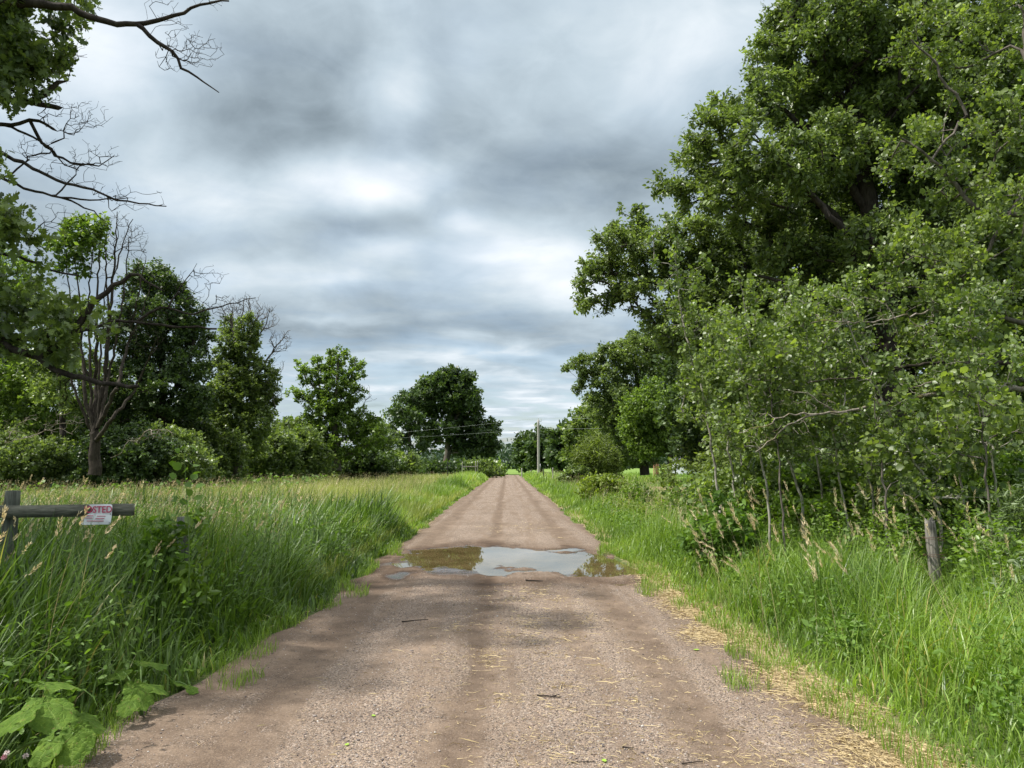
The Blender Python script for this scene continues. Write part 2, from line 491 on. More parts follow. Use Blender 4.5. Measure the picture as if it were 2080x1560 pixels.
def build_tree(name, label, cat, base, polys, lobes, leaf='diamond', lsize=0.1, cl_r=0.35, lpc=30, cov=4.5, leafmat='oak', bark='bark_dark',
               tip_r=0.006, step=None, seed=1, group=None, w=0.35, upbias=0.5, twigs=True, dead_cov=None, trunk_name='trunk', sides=(3, 5, 8), shell=0.55,
               minfork=0, rscale=1.0, ltvar=0.22, extra=None):
    rng = np.random.default_rng(seed)
    root = empty(name, base); tag(root, label, cat, group)
    step = step or cl_r * 1.1
    S = Skel()
    for i, (pts, r0, r1) in enumerate(polys):
        S.poly(pts, r0, r1, step, rng, jit=0.08)
    live = []; ltint = []; lout = []; dead = []
    for (c, r, dens, leafy) in lobes:
        rm = float((r[0] * r[1] * r[2]) ** (1 / 3))
        n = max(2, int(round(cov * dens * (rm / cl_r) ** 2)))
        q = in_ellipsoid(c, r, n, rng, shell)
        q[:, 2] = np.maximum(q[:, 2], 0.25)
        if leafy:
            live.append(q); ltint.append(np.full(n, rng.normal() * 0.09)); lout.append(unit((q - c) / r))
        else:
            dead.append(q)
    allp = live + dead
    if allp:
        tips = S.attract(np.concatenate(allp), step, rng, w=w, minfork=minfork)
    if live:
        q = np.concatenate(live); od = np.concatenate(lout); ti = np.concatenate(ltint)
        nt = 4
        n = len(q)
        td = unit(rng.normal(size=(n, nt, 3)) * 0.8 + od[:, None] * 0.6 + np.array([0, 0, 0.25]))
        tl = cl_r * rng.uniform(0.6, 1.35, (n, nt))
        if twigs:
            for i in range(n):
                par = S.nearest(q[i]) if n < 0 else None
        m = max(1, lpc // nt)
        u = rng.uniform(0.1, 1.0, (n, nt, m, 1))
        pos = q[:, None, None] + td[:, :, None] * tl[:, :, None, None] * u + rng.normal(size=(n, nt, m, 3)) * cl_r * 0.24
        ctint = 0.45 + rng.normal(size=n) * 0.10 + ti
        tint = (ctint[:, None, None] + rng.normal(size=(n, nt, m)) * ltvar).ravel()
        o2 = np.broadcast_to(td[:, :, None], (n, nt, m, 3)).reshape(-1, 3)
        pos = pos.reshape(-1, 3)
        keep = pos[:, 2] > 0.05
        pos = pos[keep]; o2 = o2[keep]; tint = tint[keep]
        sz = lsize * np.clip(np.exp(rng.normal(size=len(pos)) * 0.32), 0.45, 1.8)
        V, Fs, per = leaves(pos, sz, leaf, upbias, 0.15, rng, o2 * 0.6)
        mk('crown', V, Fs, M[leafmat], root, {'tint': ('FACE', np.repeat(np.clip(tint, 0, 1), per))})
        if twigs:
            # thin twigs that carry the leaves
            tips_i = {}
            A = np.array(S.p)
            for i in range(n):
                pi = int(np.argmin(np.sum((A - q[i]) ** 2, axis=1)))
                for j in range(nt):
                    S.add(q[i] + td[i, j] * tl[i, j], pi)
    V, Fs = S.mesh(tip_r, sides=sides, scale=rscale)
    mk(trunk_name, V, Fs, M[bark], root, smooth=True)
    return root, S

def shrub(name, label, cat, px, D, wpx, top_py, leafmat='bush', lsize=0.1, cl_r=0.3, lpc=28, seed=1, group=None, leaf='diamond', cov=5, bark='bark_brown',
          nl=5, tip_r=0.004, upbias=0.45, dens=1.0, tip=0.0, base_z=0.0, lowlobe=True):
    """a bush with several stems from one base; wpx, top_py are its size in the photograph"""
    rng = np.random.default_rng(seed)
    gx = P(px, 950, D)[0]
    base = np.array([gx, D, base_z])
    H = P(px, top_py, D)[2] - base_z; Wd = wpx * D / F
    lob = []; polys = [([base, base + np.array([0, 0, H * 0.15])], 0.02 + H * 0.008, 0.015 + H * 0.006)]
    for i in range(nl):
        a = i / nl * 6.28 + rng.uniform(0, 0.8)
        rr = rng.uniform(0.25, 0.6)
        c = base + np.array([math.cos(a) * Wd * rr, math.sin(a) * Wd * rr, H * rng.uniform(0.35, 0.70)])
        lob.append((c, np.array([Wd * 0.42, Wd * 0.42, H * 0.28]), dens, True))
    lob.append((base + np.array([0, 0, H * 0.74]), np.array([Wd * 0.36, Wd * 0.4, H * 0.26]), dens, True))
    if lowlobe: lob.append((base + np.array([0, 0, H * 0.28]), np.array([Wd * 0.7, Wd * 0.7, H * 0.24]), dens, True))
    return build_tree(name, label, cat, base, polys, lob, leaf, lsize, cl_r, lpc, cov, leafmat, bark, tip_r, seed=seed, group=group, twigs=False,
                      trunk_name='stem', upbias=upbias, sides=(3, 4, 6), w=0.2)[0]

# ------------------------------------------------------------------ grass blades
def blades(x, y, z, h, wd, az, lean, segs, rng, twist=0.5, taper=1.4):
    """curved tapering blades; returns vertices, faces"""
    n = len(x)
    u = np.linspace(0, 1, segs + 1)
    th0 = rng.uniform(0.0, 0.18, n)
    ang = th0[:, None] + lean[:, None] * (u[None, :-1] + 0.5 / segs) ** 1.3
    ds = (h / segs)[:, None]
    hx = np.concatenate([np.zeros((n, 1)), np.cumsum(np.sin(ang) * ds, axis=1)], axis=1)
    hz = np.concatenate([np.zeros((n, 1)), np.cumsum(np.cos(ang) * ds, axis=1)], axis=1)
    dx = np.cos(az)[:, None]; dy = np.sin(az)[:, None]
    cx = x[:, None] + hx * dx; cy = y[:, None] + hx * dy; cz = z[:, None] + hz
    tw = az + math.pi / 2 + rng.normal(size=n) * twist
    tx = np.cos(tw)[:, None]; ty = np.sin(tw)[:, None]
    prof = (0.65 + 0.7 * u * (1 - u) * 1.6) * (1 - u ** 2.2) ** 0.8
    hw = 0.5 * wd[:, None] * prof[None]
    k = segs
    V = np.empty((n, 2 * k + 1, 3))
    for j in range(k):
        V[:, 2 * j, 0] = cx[:, j] - tx[:, 0] * hw[:, j]; V[:, 2 * j, 1] = cy[:, j] - ty[:, 0] * hw[:, j]; V[:, 2 * j, 2] = cz[:, j]
        V[:, 2 * j + 1, 0] = cx[:, j] + tx[:, 0] * hw[:, j]; V[:, 2 * j + 1, 1] = cy[:, j] + ty[:, 0] * hw[:, j]; V[:, 2 * j + 1, 2] = cz[:, j]
    V[:, 2 * k, 0] = cx[:, k]; V[:, 2 * k, 1] = cy[:, k]; V[:, 2 * k, 2] = cz[:, k]
    q = np.array([[2 * j, 2 * j + 1, 2 * j + 3, 2 * j + 2] for j in range(k - 1)], dtype=np.int32).reshape(-1, 4)
    t = np.array([[2 * k - 2, 2 * k - 1, 2 * k]], dtype=np.int32)
    off = (np.arange(n, dtype=np.int32) * (2 * k + 1))[:, None, None]
    return V.reshape(-1, 3), [(q[None] + off).reshape(-1, 4), (t[None] + off).reshape(-1, 3)], (k - 1, 1), np.stack([cx[:, -1], cy[:, -1], cz[:, -1]], 1), ang[:, -1]

def grass(name, label, x, y, h, wd, az, lean, tint, segs, mat, rng, z=None, cat='grass'):
    z = ground_z(x, y) - 0.02 if z is None else z
    V, Fs, per, tip, _ = blades(x, y, z, h, wd, az, lean, segs, rng)
    at = np.concatenate([np.repeat(tint, per[0]), np.repeat(tint, per[1])]) if per[0] else tint
    o = mk(name, V, Fs, M[mat], None, {'tint': ('FACE', np.clip(at, 0, 1))})
    tag(o, label, cat, kind='stuff')
    return o

def seedheads(name, label, x, y, h, az, lean, hl, hw, rng, nsp=18, stalk_w=0.004, segs=4, tint0=0.5):
    """stalks with plumes: each plume is a spindle of small spikelets"""
    n = len(x)
    z = ground_z(x, y)
    V, Fs, per, tip, ang = blades(x, y, z, h, np.full(n, stalk_w), az, lean, segs, rng)
    d = np.stack([np.sin(ang) * np.cos(az), np.sin(ang) * np.sin(az), np.cos(ang)], 1)
    u = rng.uniform(0, 1, (n, nsp))
    rad = hw[:, None] * 0.5 * np.sin(math.pi * np.clip(u * 0.9 + 0.08, 0, 1)) ** 0.7
    ref = unit(np.cross(d, rng.normal(size=(n, 3)))); r2 = np.cross(d, ref)
    th = rng.uniform(0, 6.28, (n, nsp))
    out = np.cos(th)[..., None] * ref[:, None] + np.sin(th)[..., None] * r2[:, None]
    pos = tip[:, None] + d[:, None] * (u * hl[:, None])[..., None] + out * rad[..., None] * 0.4
    od = unit(d[:, None] * 1.6 + out * 0.8).reshape(-1, 3)
    sz = np.repeat(hl * 0.22, nsp) * rng.uniform(0.7, 1.3, n * nsp)
    tv = np.array([(0, 0, 0), (-.2, .5, .03), (0, 1, 0), (.2, .5, .03)])
    nn = unit(np.cross(od, rng.normal(size=od.shape))); sx = np.cross(od, nn)
    LV = np.stack([pos.reshape(-1, 3) + sz[:, None] * (t[0] * (hw / hl).repeat(nsp)[:, None] * 6 * sx + t[1] * od + t[2] * nn) for t in tv], 1).reshape(-1, 3)
    off = len(V)
    f4 = (np.arange(4)[None] + (np.arange(n * nsp) * 4)[:, None] + off)
    tn = np.clip(tint0 + rng.normal(size=n) * 0.2, 0, 1)
    at = np.concatenate([np.repeat(tn * 0.6, per[0]), np.repeat(tn, nsp) + rng.normal(size=n * nsp) * 0.12, np.repeat(tn * 0.6, per[1])])
    o = mk(name, np.concatenate([V, LV]), [Fs[0], f4, Fs[1]], M['seed'], None, {'tint': ('FACE', np.clip(at, 0, 1))})
    tag(o, label, 'grass', kind='stuff')
    return o
# ------------------------------------------------------------------ ground, road, puddle
def ground_z(x, y):
    x = np.asarray(x, dtype=float); y = np.asarray(y, dtype=float)
    a = np.abs(x)
    z = 0.05 * sstep(2.5, 3.5, a) + 0.05 * wn(x, y, 6.0, 1) * sstep(2.6, 5, a)
    z = z + 0.25 * sstep(20, 80, a) * (1 + 0.5 * wn(x, y, 40, 2))
    return z

def road_half(y, side):
    near = 1 - sstep(3.0, 8.5, np.asarray(y))
    return (2.26 + 0.28 * near if side < 0 else 2.08 + 0.20 * near) + 0.07 * wn(np.asarray(y), 3.0 * side, 1.7, 0) + 0.04 * wn(np.asarray(y), side, 0.5, 1)

WATER_Z = -0.024
def road_z(x, y):
    x = np.asarray(x, dtype=float); y = np.asarray(y, dtype=float)
    z = 0.004 * wn(x, y, 0.35, 0) + 0.006 * wn(x, y * 0.25, 0.5, 1) + 0.004 * wn(x, y, 1.3, 2)
    fade = 1 - sstep(20, 40, y)
    for cx, w, d in ((-0.27, 0.16, 0.012), (-1.62, 0.25, 0.012), (1.25, 0.22, 0.012), (0.62, 0.12, 0.004)):
        z = z - d * np.exp(-((x - cx - 0.06 * wn(y, 0 * y, 4, 1)) / w) ** 2)
    near = np.interp(x, [-2.1, -1.6, -0.9, -0.35, 0.1, 0.8, 1.5, 2.2], [13.5, 13.0, 12.8, 12.5, 12.1, 11.35, 11.05, 11.1])
    far = np.interp(x, [-2.1, -1.7, -0.9, 0.0, 0.8, 1.5, 2.2], [14.4, 15.0, 16.0, 15.5, 15.0, 14.8, 13.6])
    n = 0.20 * wn(x, y, 0.5, 2) + 0.14 * wn(x, y, 0.22, 1) + 0.06 * wn(x, y, 0.09, 0)
    t = (y + n * 1.5 - near) / (far - near)
    s = sstep(-0.12, 0.25, t) * (1 - sstep(0.78, 1.10, t))
    ends = sstep(-2.15, -1.75, x + n * 0.5) * (1 - sstep(1.95, 2.35, x))
    z = z - 0.062 * s * ends
    # damp shallow tongue of mud in front of the left half
    z = z - 0.018 * np.exp(-(((x + 1.2) / 0.8) ** 2 + ((y - 12.4) / 0.8) ** 2)) * (1 + 0.8 * wn(x, y, 0.3, 0))
    return z + 0.004

def mat_road():
    m, T, b, out = principled('gravel_road')
    tc = T.new('ShaderNodeTexCoord'); pos = tc.outputs['Object']
    sep = T.new('ShaderNodeSeparateXYZ'); T.put(sep.inputs[0], pos)
    def voro(scale):
        v = T.new('ShaderNodeTexVoronoi'); T.put(v.inputs['Vector'], pos); v.inputs['Scale'].default_value = scale
        return v
    v1 = voro(92.0); v2 = voro(185.0)
    s1 = T.new('ShaderNodeSeparateColor'); T.put(s1.inputs[0], v1.outputs['Color'])
    s2 = T.new('ShaderNodeSeparateColor'); T.put(s2.inputs[0], v2.outputs['Color'])
    stones = [(0.0, (0.075, 0.066, 0.062)), (0.18, (0.20, 0.162, 0.137)), (0.38, (0.29, 0.250, 0.205)), (0.55, (0.22, 0.20, 0.180)), (0.72, (0.36, 0.295, 0.235)), (0.9, (0.42, 0.375, 0.335)), (1.0, (0.58, 0.54, 0.49))]
    st1 = T.ramp(s1.outputs[0], stones, 'CONSTANT'); st2 = T.ramp(s2.outputs[0], stones, 'CONSTANT')
    stone = T.mix(T.ramp(s1.outputs[1], [(0.45, 0.0), (0.55, 1.0)]), st1, st2)
    n_big = T.noise(pos, 0.9, 5, 0.6, 0.3); n_mid = T.noise(pos, 5.0, 6, 0.65, 0.3); n_fine = T.noise(pos, 60, 5, 0.7)
    mp = T.new('ShaderNodeMapping'); T.put(mp.inputs[0], pos); mp.inputs['Scale'].default_value = (3.2, 0.22, 1)
    n_str = T.noise(mp.outputs[0], 1.0, 6, 0.6, 0.2)
    dirt = T.ramp(n_mid, [(0.3, (0.120, 0.095, 0.074)), (0.5, (0.200, 0.163, 0.130)), (0.72, (0.305, 0.250, 0.198))])
    dirt = T.mix(T.ramp(n_fine, [(0.3, 0.5), (0.6, 0.0)]), dirt, (0.085, 0.062, 0.045))
    dirt = T.mix(T.ramp(s2.outputs[1], [(0.86, 0.0), (0.9, 0.75)]), dirt, st2)
    # wheel tracks pressed free of stones
    band = None
    for cx, w, a in ((-0.27, 0.17, 0.85), (-1.66, 0.26, 0.75), (1.25, 0.20, 0.7), (1.98, 0.16, 0.8), (-2.1, 0.2, 0.6), (0.66, 0.10, 0.25)):
        wob = T.math('MULTIPLY', T.math('SUBTRACT', n_big, 0.5), 0.35)
        d = T.math('DIVIDE', T.math('SUBTRACT', T.math('ADD', sep.outputs[0], wob), cx), w)
        g = T.math('MULTIPLY', T.math('POWER', 2.718, T.math('MULTIPLY', T.math('MULTIPLY', d, d), -1.0)), a)
        band = g if band is None else T.math('MAXIMUM', band, g)
    cover = T.math('ADD', band, T.math('MULTIPLY', T.math('SUBTRACT', n_str, 0.48), 3.4))
    cover = T.math('ADD', cover, T.math('MULTIPLY', T.math('SUBTRACT', n_mid, 0.5), 1.2))
    cover = T.math('ADD', cover, 0.20, clamp=True)
    hide = T.ramp(T.math('SUBTRACT', T.math('MULTIPLY_ADD', s1.outputs[2], 0.5, cover), 0.3), [(0.22, 0.0), (0.60, 0.88)])
    dirt = T.mix(T.ramp(band, [(0.25, 0.0), (0.8, 0.55)]), dirt, T.mix(1.0, dirt, (0.62, 0.58, 0.55), 'MULTIPLY'))
    col = T.mix(hide, stone, dirt)
    col = T.mix(1.0, col, (0.86, 0.80, 0.765), 'MULTIPLY')
    col = T.mix(1.0, col, T.ramp(n_big, [(0.3, (0.84, 0.82, 0.79)), (0.7, (1.10, 1.08, 1.04))]), 'MULTIPLY')
    at = T.new('ShaderNodeAttribute', attribute_name='wet'); wet = at.outputs['Fac']
    damp = T.ramp(wet, [(0.0, (1, 1, 1)), (0.45, (0.64, 0.60, 0.57)), (0.7, (0.44, 0.40, 0.37)), (1.0, (0.32, 0.29, 0.27))])
    T.put(b.inputs['Base Color'], T.mix(1.0, col, damp, 'MULTIPLY'))
    T.put(b.inputs['Roughness'], T.ramp(T.math('MULTIPLY_ADD', T.math('SUBTRACT', n_mid, 0.5), 0.5, wet), [(0.0, 0.95), (0.70, 0.85), (0.88, 0.28), (1.0, 0.12)]))
    T.put(b.inputs['Specular IOR Level'], T.ramp(wet, [(0.0, 0.10), (0.70, 0.10), (0.9, 0.4), (1.0, 0.5)]))
    hgt = T.math('MULTIPLY', T.math('SUBTRACT', 1.0, v1.outputs['Distance']), T.math('SUBTRACT', 1.0, T.math('MULTIPLY', hide, 0.75)))
    hgt = T.math('ADD', hgt, T.math('MULTIPLY', n_fine, 0.5))
    bp = T.new('ShaderNodeBump'); bp.inputs['Distance'].default_value = 0.010
    T.put(bp.inputs['Strength'], T.ramp(wet, [(0.0, 0.8), (0.6, 0.35), (1.0, 0.10)]))
    T.put(bp.inputs['Height'], hgt); T.l.new(bp.outputs[0], b.inputs['Normal'])
    return m

def mat_water():
    m, T, b, out = principled('puddle_water')
    tc = T.new('ShaderNodeTexCoord')
    n = T.noise(tc.outputs['Object'], 1.6, 3, 0.5)
    T.put(b.inputs['Base Color'], T.ramp(n, [(0.3, (0.075, 0.056, 0.022)), (0.7, (0.135, 0.100, 0.045))]))
    b.inputs['Roughness'].default_value = 0.015
    b.inputs['IOR'].default_value = 1.36
    b.inputs['Specular IOR Level'].default_value = 1.0
    mp = T.new('ShaderNodeMapping'); T.put(mp.inputs[0], tc.outputs['Object']); mp.inputs['Scale'].default_value = (1, 0.5, 1)
    r = T.noise(mp.outputs[0], 5, 2, 0.4)
    bp = T.new('ShaderNodeBump'); bp.inputs['Strength'].default_value = 0.012; bp.inputs['Distance'].default_value = 0.004
    T.put(bp.inputs['Height'], r); T.l.new(bp.outputs[0], b.inputs['Normal'])
    return m

def mat_ground():
    m, T, b, out = principled('meadow_ground')
    tc = T.new('ShaderNodeTexCoord'); pos = tc.outputs['Object']
    n = T.noise(pos, 7, 6, 0.65); n2 = T.noise(pos, 0.25, 4, 0.55)
    c = T.ramp(n, [(0.3, (0.030, 0.042, 0.014)), (0.5, (0.058, 0.082, 0.024)), (0.7, (0.115, 0.125, 0.045))])
    c = T.mix(T.ramp(n2, [(0.42, 0.0), (0.62, 0.6)]), c, (0.10, 0.145, 0.035))
    sep = T.new('ShaderNodeSeparateXYZ'); T.put(sep.inputs[0], pos)
    far = T.math('DIVIDE', T.math('SUBTRACT', sep.outputs[1], 60.0), 70.0, clamp=True)
    bx_ = T.math('DIVIDE', T.math('SUBTRACT', sep.outputs[0], 10.6), 3.4); by_ = T.math('DIVIDE', T.math('SUBTRACT', sep.outputs[1], 50.0), 9.0)
    rr_ = T.math('ADD', T.math('ADD', T.math('MULTIPLY', bx_, bx_), T.math('MULTIPLY', by_, by_)), T.math('MULTIPLY', T.math('SUBTRACT', n2, 0.5), 1.0))
    c = T.mix(T.ramp(rr_, [(0.5, 0.9), (1.0, 0.0)]), c, T.mix(n, (0.13, 0.105, 0.055), (0.24, 0.19, 0.10)))
    c = T.mix(far, c, T.mix(n, (0.115, 0.185, 0.040), (0.17, 0.25, 0.06)))
    endr = T.math('MULTIPLY', T.math('MAXIMUM', T.math('SUBTRACT', sep.outputs[1], 40.0), 0.0), 0.01)
    ed = T.math('ABSOLUTE', T.math('SUBTRACT', T.math('ADD', sep.outputs[0], T.math('MULTIPLY', T.math('SUBTRACT', n, 0.5), 0.5)), 2.22))
    ed = T.math('ADD', ed, endr)
    c = T.mix(T.ramp(ed, [(0.12, 0.85), (0.32, 0.0)]), c, T.mix(n, (0.20, 0.15, 0.085), (0.40, 0.31, 0.18)))
    T.put(b.inputs['Base Color'], c)
    b.inputs['Roughness'].default_value = 0.95
    b.inputs['Specular IOR Level'].default_value = 0.1
    bp = T.new('ShaderNodeBump'); bp.inputs['Strength'].default_value = 0.8; bp.inputs['Distance'].default_value = 0.05
    T.put(bp.inputs['Height'], n); T.l.new(bp.outputs[0], b.inputs['Normal'])
    return m

def grid_mesh(xs, ys, zf):
    X, Y = np.meshgrid(xs, ys); nx, ny = len(xs), len(ys)
    V = np.stack([X, Y, zf(X, Y)], -1).reshape(-1, 3)
    i = np.arange(nx - 1)[None] + (np.arange(ny - 1) * nx)[:, None]
    f = np.stack([i, i + 1, i + nx + 1, i + nx], -1).reshape(-1, 4)
    return V, f

def build_ground():
    t = np.linspace(-1, 1, 181); xs = np.sign(t) * (np.abs(t) * 14 + np.abs(t) ** 5 * 1500)
    xs = np.unique(np.concatenate([xs, np.linspace(-2.9, -1.6, 27), np.linspace(1.6, 2.7, 23), np.linspace(-6, 6, 49)]))
    u = np.linspace(0, 1, 170); ys = -40 + 44 * u / u[-1] + 0 * u
    ys = np.unique(np.concatenate([np.linspace(-60, 0, 13), np.linspace(0, 30, 61), np.linspace(30, 126, 65), [127.0, 129.5], 130 + 2500 * np.linspace(0, 1, 60) ** 2.2]))
    def zf(X, Y):
        z = ground_z(X, Y)
        half = np.where(X < 0, road_half(Y, -1), road_half(Y, 1))
        under = (1 - sstep(-0.30, -0.04, np.abs(X) - half)) * (1 - sstep(127.2, 129.4, Y))
        return z - 0.16 * under
    V, f = grid_mesh(xs, ys, zf)
    o = mk('ground', V, [f], mat_ground(), smooth=True); tag(o, kind='structure')
    # road sheet
    xs = np.linspace(-1, 1, 130)
    ys = np.concatenate([np.arange(-8, 2, 0.25), np.arange(2, 18, 0.05), np.arange(18, 40, 0.2), np.linspace(40, 129.4, 80)])
    S, Y = np.meshgrid(xs, ys)
    X = np.where(S < 0, S * road_half(Y, -1), S * road_half(Y, 1))
    Z = road_z(X, Y) + 0.05 * sstep(0.97, 1.0, np.abs(S)) * -1
    V = np.stack([X, Y, Z], -1).reshape(-1, 3)
    nx, ny = len(xs), len(ys)
    i = np.arange(nx - 1)[None] + (np.arange(ny - 1) * nx)[:, None]
    f = np.stack([i, i + 1, i + nx + 1, i + nx], -1).reshape(-1, 4)
    dz = Z - WATER_Z
    wet = (1 - sstep(0.0, 0.022, dz)) * sstep(9.5, 11.2, Y) * (1 - sstep(15.8, 17, Y))
    bx = np.exp(-((Y - 12.4 + 0.5 * wn(X, Y, 0.8, 1)) / 2.0) ** 2) * (0.38 + 0.45 * (1 - sstep(-0.8, 0.6, X)) + 0.26 * wn(X, Y, 0.45, 2))
    farx = np.interp(X, [-2.1, -1.7, -0.9, 0.0, 0.8, 1.5, 2.2], [14.4, 15.0, 16.0, 15.5, 15.0, 14.8, 13.6])
    rim = np.exp(-((Y - farx - 0.15 + 0.2 * wn(X, Y, 0.6, 0)) / 0.55) ** 2) * 0.62
    rim2 = np.exp(-((Y - 11.0 + 0.3 * wn(X, Y, 0.5, 1)) / 0.7) ** 2) * 0.62 * sstep(-0.6, 0.2, X)
    tongue = np.exp(-(((X + 1.15) / 0.75) ** 2 + ((Y - 12.3) / 0.95) ** 2)) * (1.05 + 0.4 * wn(X * 2.5, Y * 0.6, 0.4, 2))
    wet = np.clip(np.maximum.reduce([wet, bx, rim, rim2, tongue]), 0, 1)
    o = mk('road', V, [f], mat_road(), attrs={'wet': ('POINT', wet.ravel())}, smooth=True); tag(o, kind='structure')
    # water lying in the hollow: only the cells that lie under water or touch it
    xs = np.arange(-2.5, 2.6, 0.05); ys = np.arange(10.0, 17.2, 0.05)
    V, f = grid_mesh(xs, ys, lambda X, Y: np.full_like(X, WATER_Z))
    lowz = road_z(V[:, 0], V[:, 1]) < WATER_Z + 0.006
    inside = (V[:, 0] > -2.2) & (V[:, 0] < 2.12)
    ok = (lowz & inside)[f].any(axis=1)
    f = f[ok]; used = np.unique(f); remap = np.full(len(V), -1); remap[used] = np.arange(len(used))
    o = mk('puddle_water', V[used], [remap[f]], mat_water(), smooth=True); tag(o, kind='structure')

build_ground()

# ------------------------------------------------------------------ loose stones, straw, litter on the road
def build_gravel():
    rng = np.random.default_rng(21)
    n = 60000
    y = 2.6 + 9.5 * rng.uniform(0, 1, n) ** 1.9
    x = rng.uniform(-2.3, 2.35, n)
    dens = 0.55 + 0.5 * wn(x, y * 0.3, 0.6, 2)
    for cx, w in ((-0.27, 0.2), (-1.66, 0.28), (1.25, 0.2)):
        dens = dens - 0.75 * np.exp(-((x - cx) / w) ** 2)
    dens = dens - 0.5 * sstep(9.5, 11.5, y)
    dens = np.maximum(dens, 0.10)
    k = rng.uniform(0, 1, n) < dens
    x = x[k]; y = y[k]; n = len(x)
    s = 0.0032 * np.exp(rng.normal(size=n) * 0.42); s = np.minimum(s, 0.016)
    t = (1 + 5 ** .5) / 2
    iv = unit(np.array([(-1, t, 0), (1, t, 0), (-1, -t, 0), (1, -t, 0), (0, -1, t), (0, 1, t), (0, -1, -t), (0, 1, -t), (t, 0, -1), (t, 0, 1), (-t, 0, -1), (-t, 0, 1)], dtype=float))
    jf = np.array([(0, 11, 5), (0, 5, 1), (0, 1, 7), (0, 7, 10), (0, 10, 11), (1, 5, 9), (5, 11, 4), (11, 10, 2), (10, 7, 6), (7, 1, 8), (3, 9, 4), (3, 4, 2), (3, 2, 6), (3, 6, 8), (3, 8, 9), (4, 9, 5), (2, 4, 11), (6, 2, 10), (8, 6, 7), (9, 8, 1)])
    a = rng.uniform(0, 6.28, n); ca, sa = np.cos(a), np.sin(a)
    sc = np.stack([rng.uniform(0.8, 1.5, n), rng.uniform(0.6, 1.1, n), rng.uniform(0.45, 0.85, n)], 1) * s[:, None]
    loc = iv[None] * rng.uniform(0.75, 1.2, (n, 12, 1)) * sc[:, None]
    V = np.empty((n, 12, 3))
    V[..., 0] = x[:, None] + loc[..., 0] * ca[:, None] - loc[..., 1] * sa[:, None]
    V[..., 1] = y[:, None] + loc[..., 0] * sa[:, None] + loc[..., 1] * ca[:, None]
    V[..., 2] = (np.where(np.abs(x) < 2.1, road_z(x, y), ground_z(x, y)) + s * 0.30)[:, None] + loc[..., 2]
    Fc = (jf[None] + (np.arange(n) * 12)[:, None, None]).reshape(-1, 3)
    m, T, b, out = principled('loose_stone')
    at = T.new('ShaderNodeAttribute', attribute_name='tint')
    T.put(b.inputs['Base Color'], T.ramp(at.outputs['Fac'], [(0.0, (0.07, 0.06, 0.058)), (0.2, (0.17, 0.14, 0.13)), (0.4, (0.26, 0.19, 0.165)), (0.6, (0.25, 0.225, 0.21)), (0.8, (0.35, 0.28, 0.245)), (0.93, (0.42, 0.38, 0.35)), (1.0, (0.55, 0.52, 0.48))]))
    b.inputs['Roughness'].default_value = 0.85; b.inputs['Specular IOR Level'].default_value = 0.2
    o = mk('gravel', V.reshape(-1, 3), [Fc], m, attrs={'tint': ('FACE', np.repeat(rng.uniform(0, 1, n), 20))})
    tag(o, 'loose grey and pink gravel stones strewn over the dirt road', 'gravel', kind='stuff')

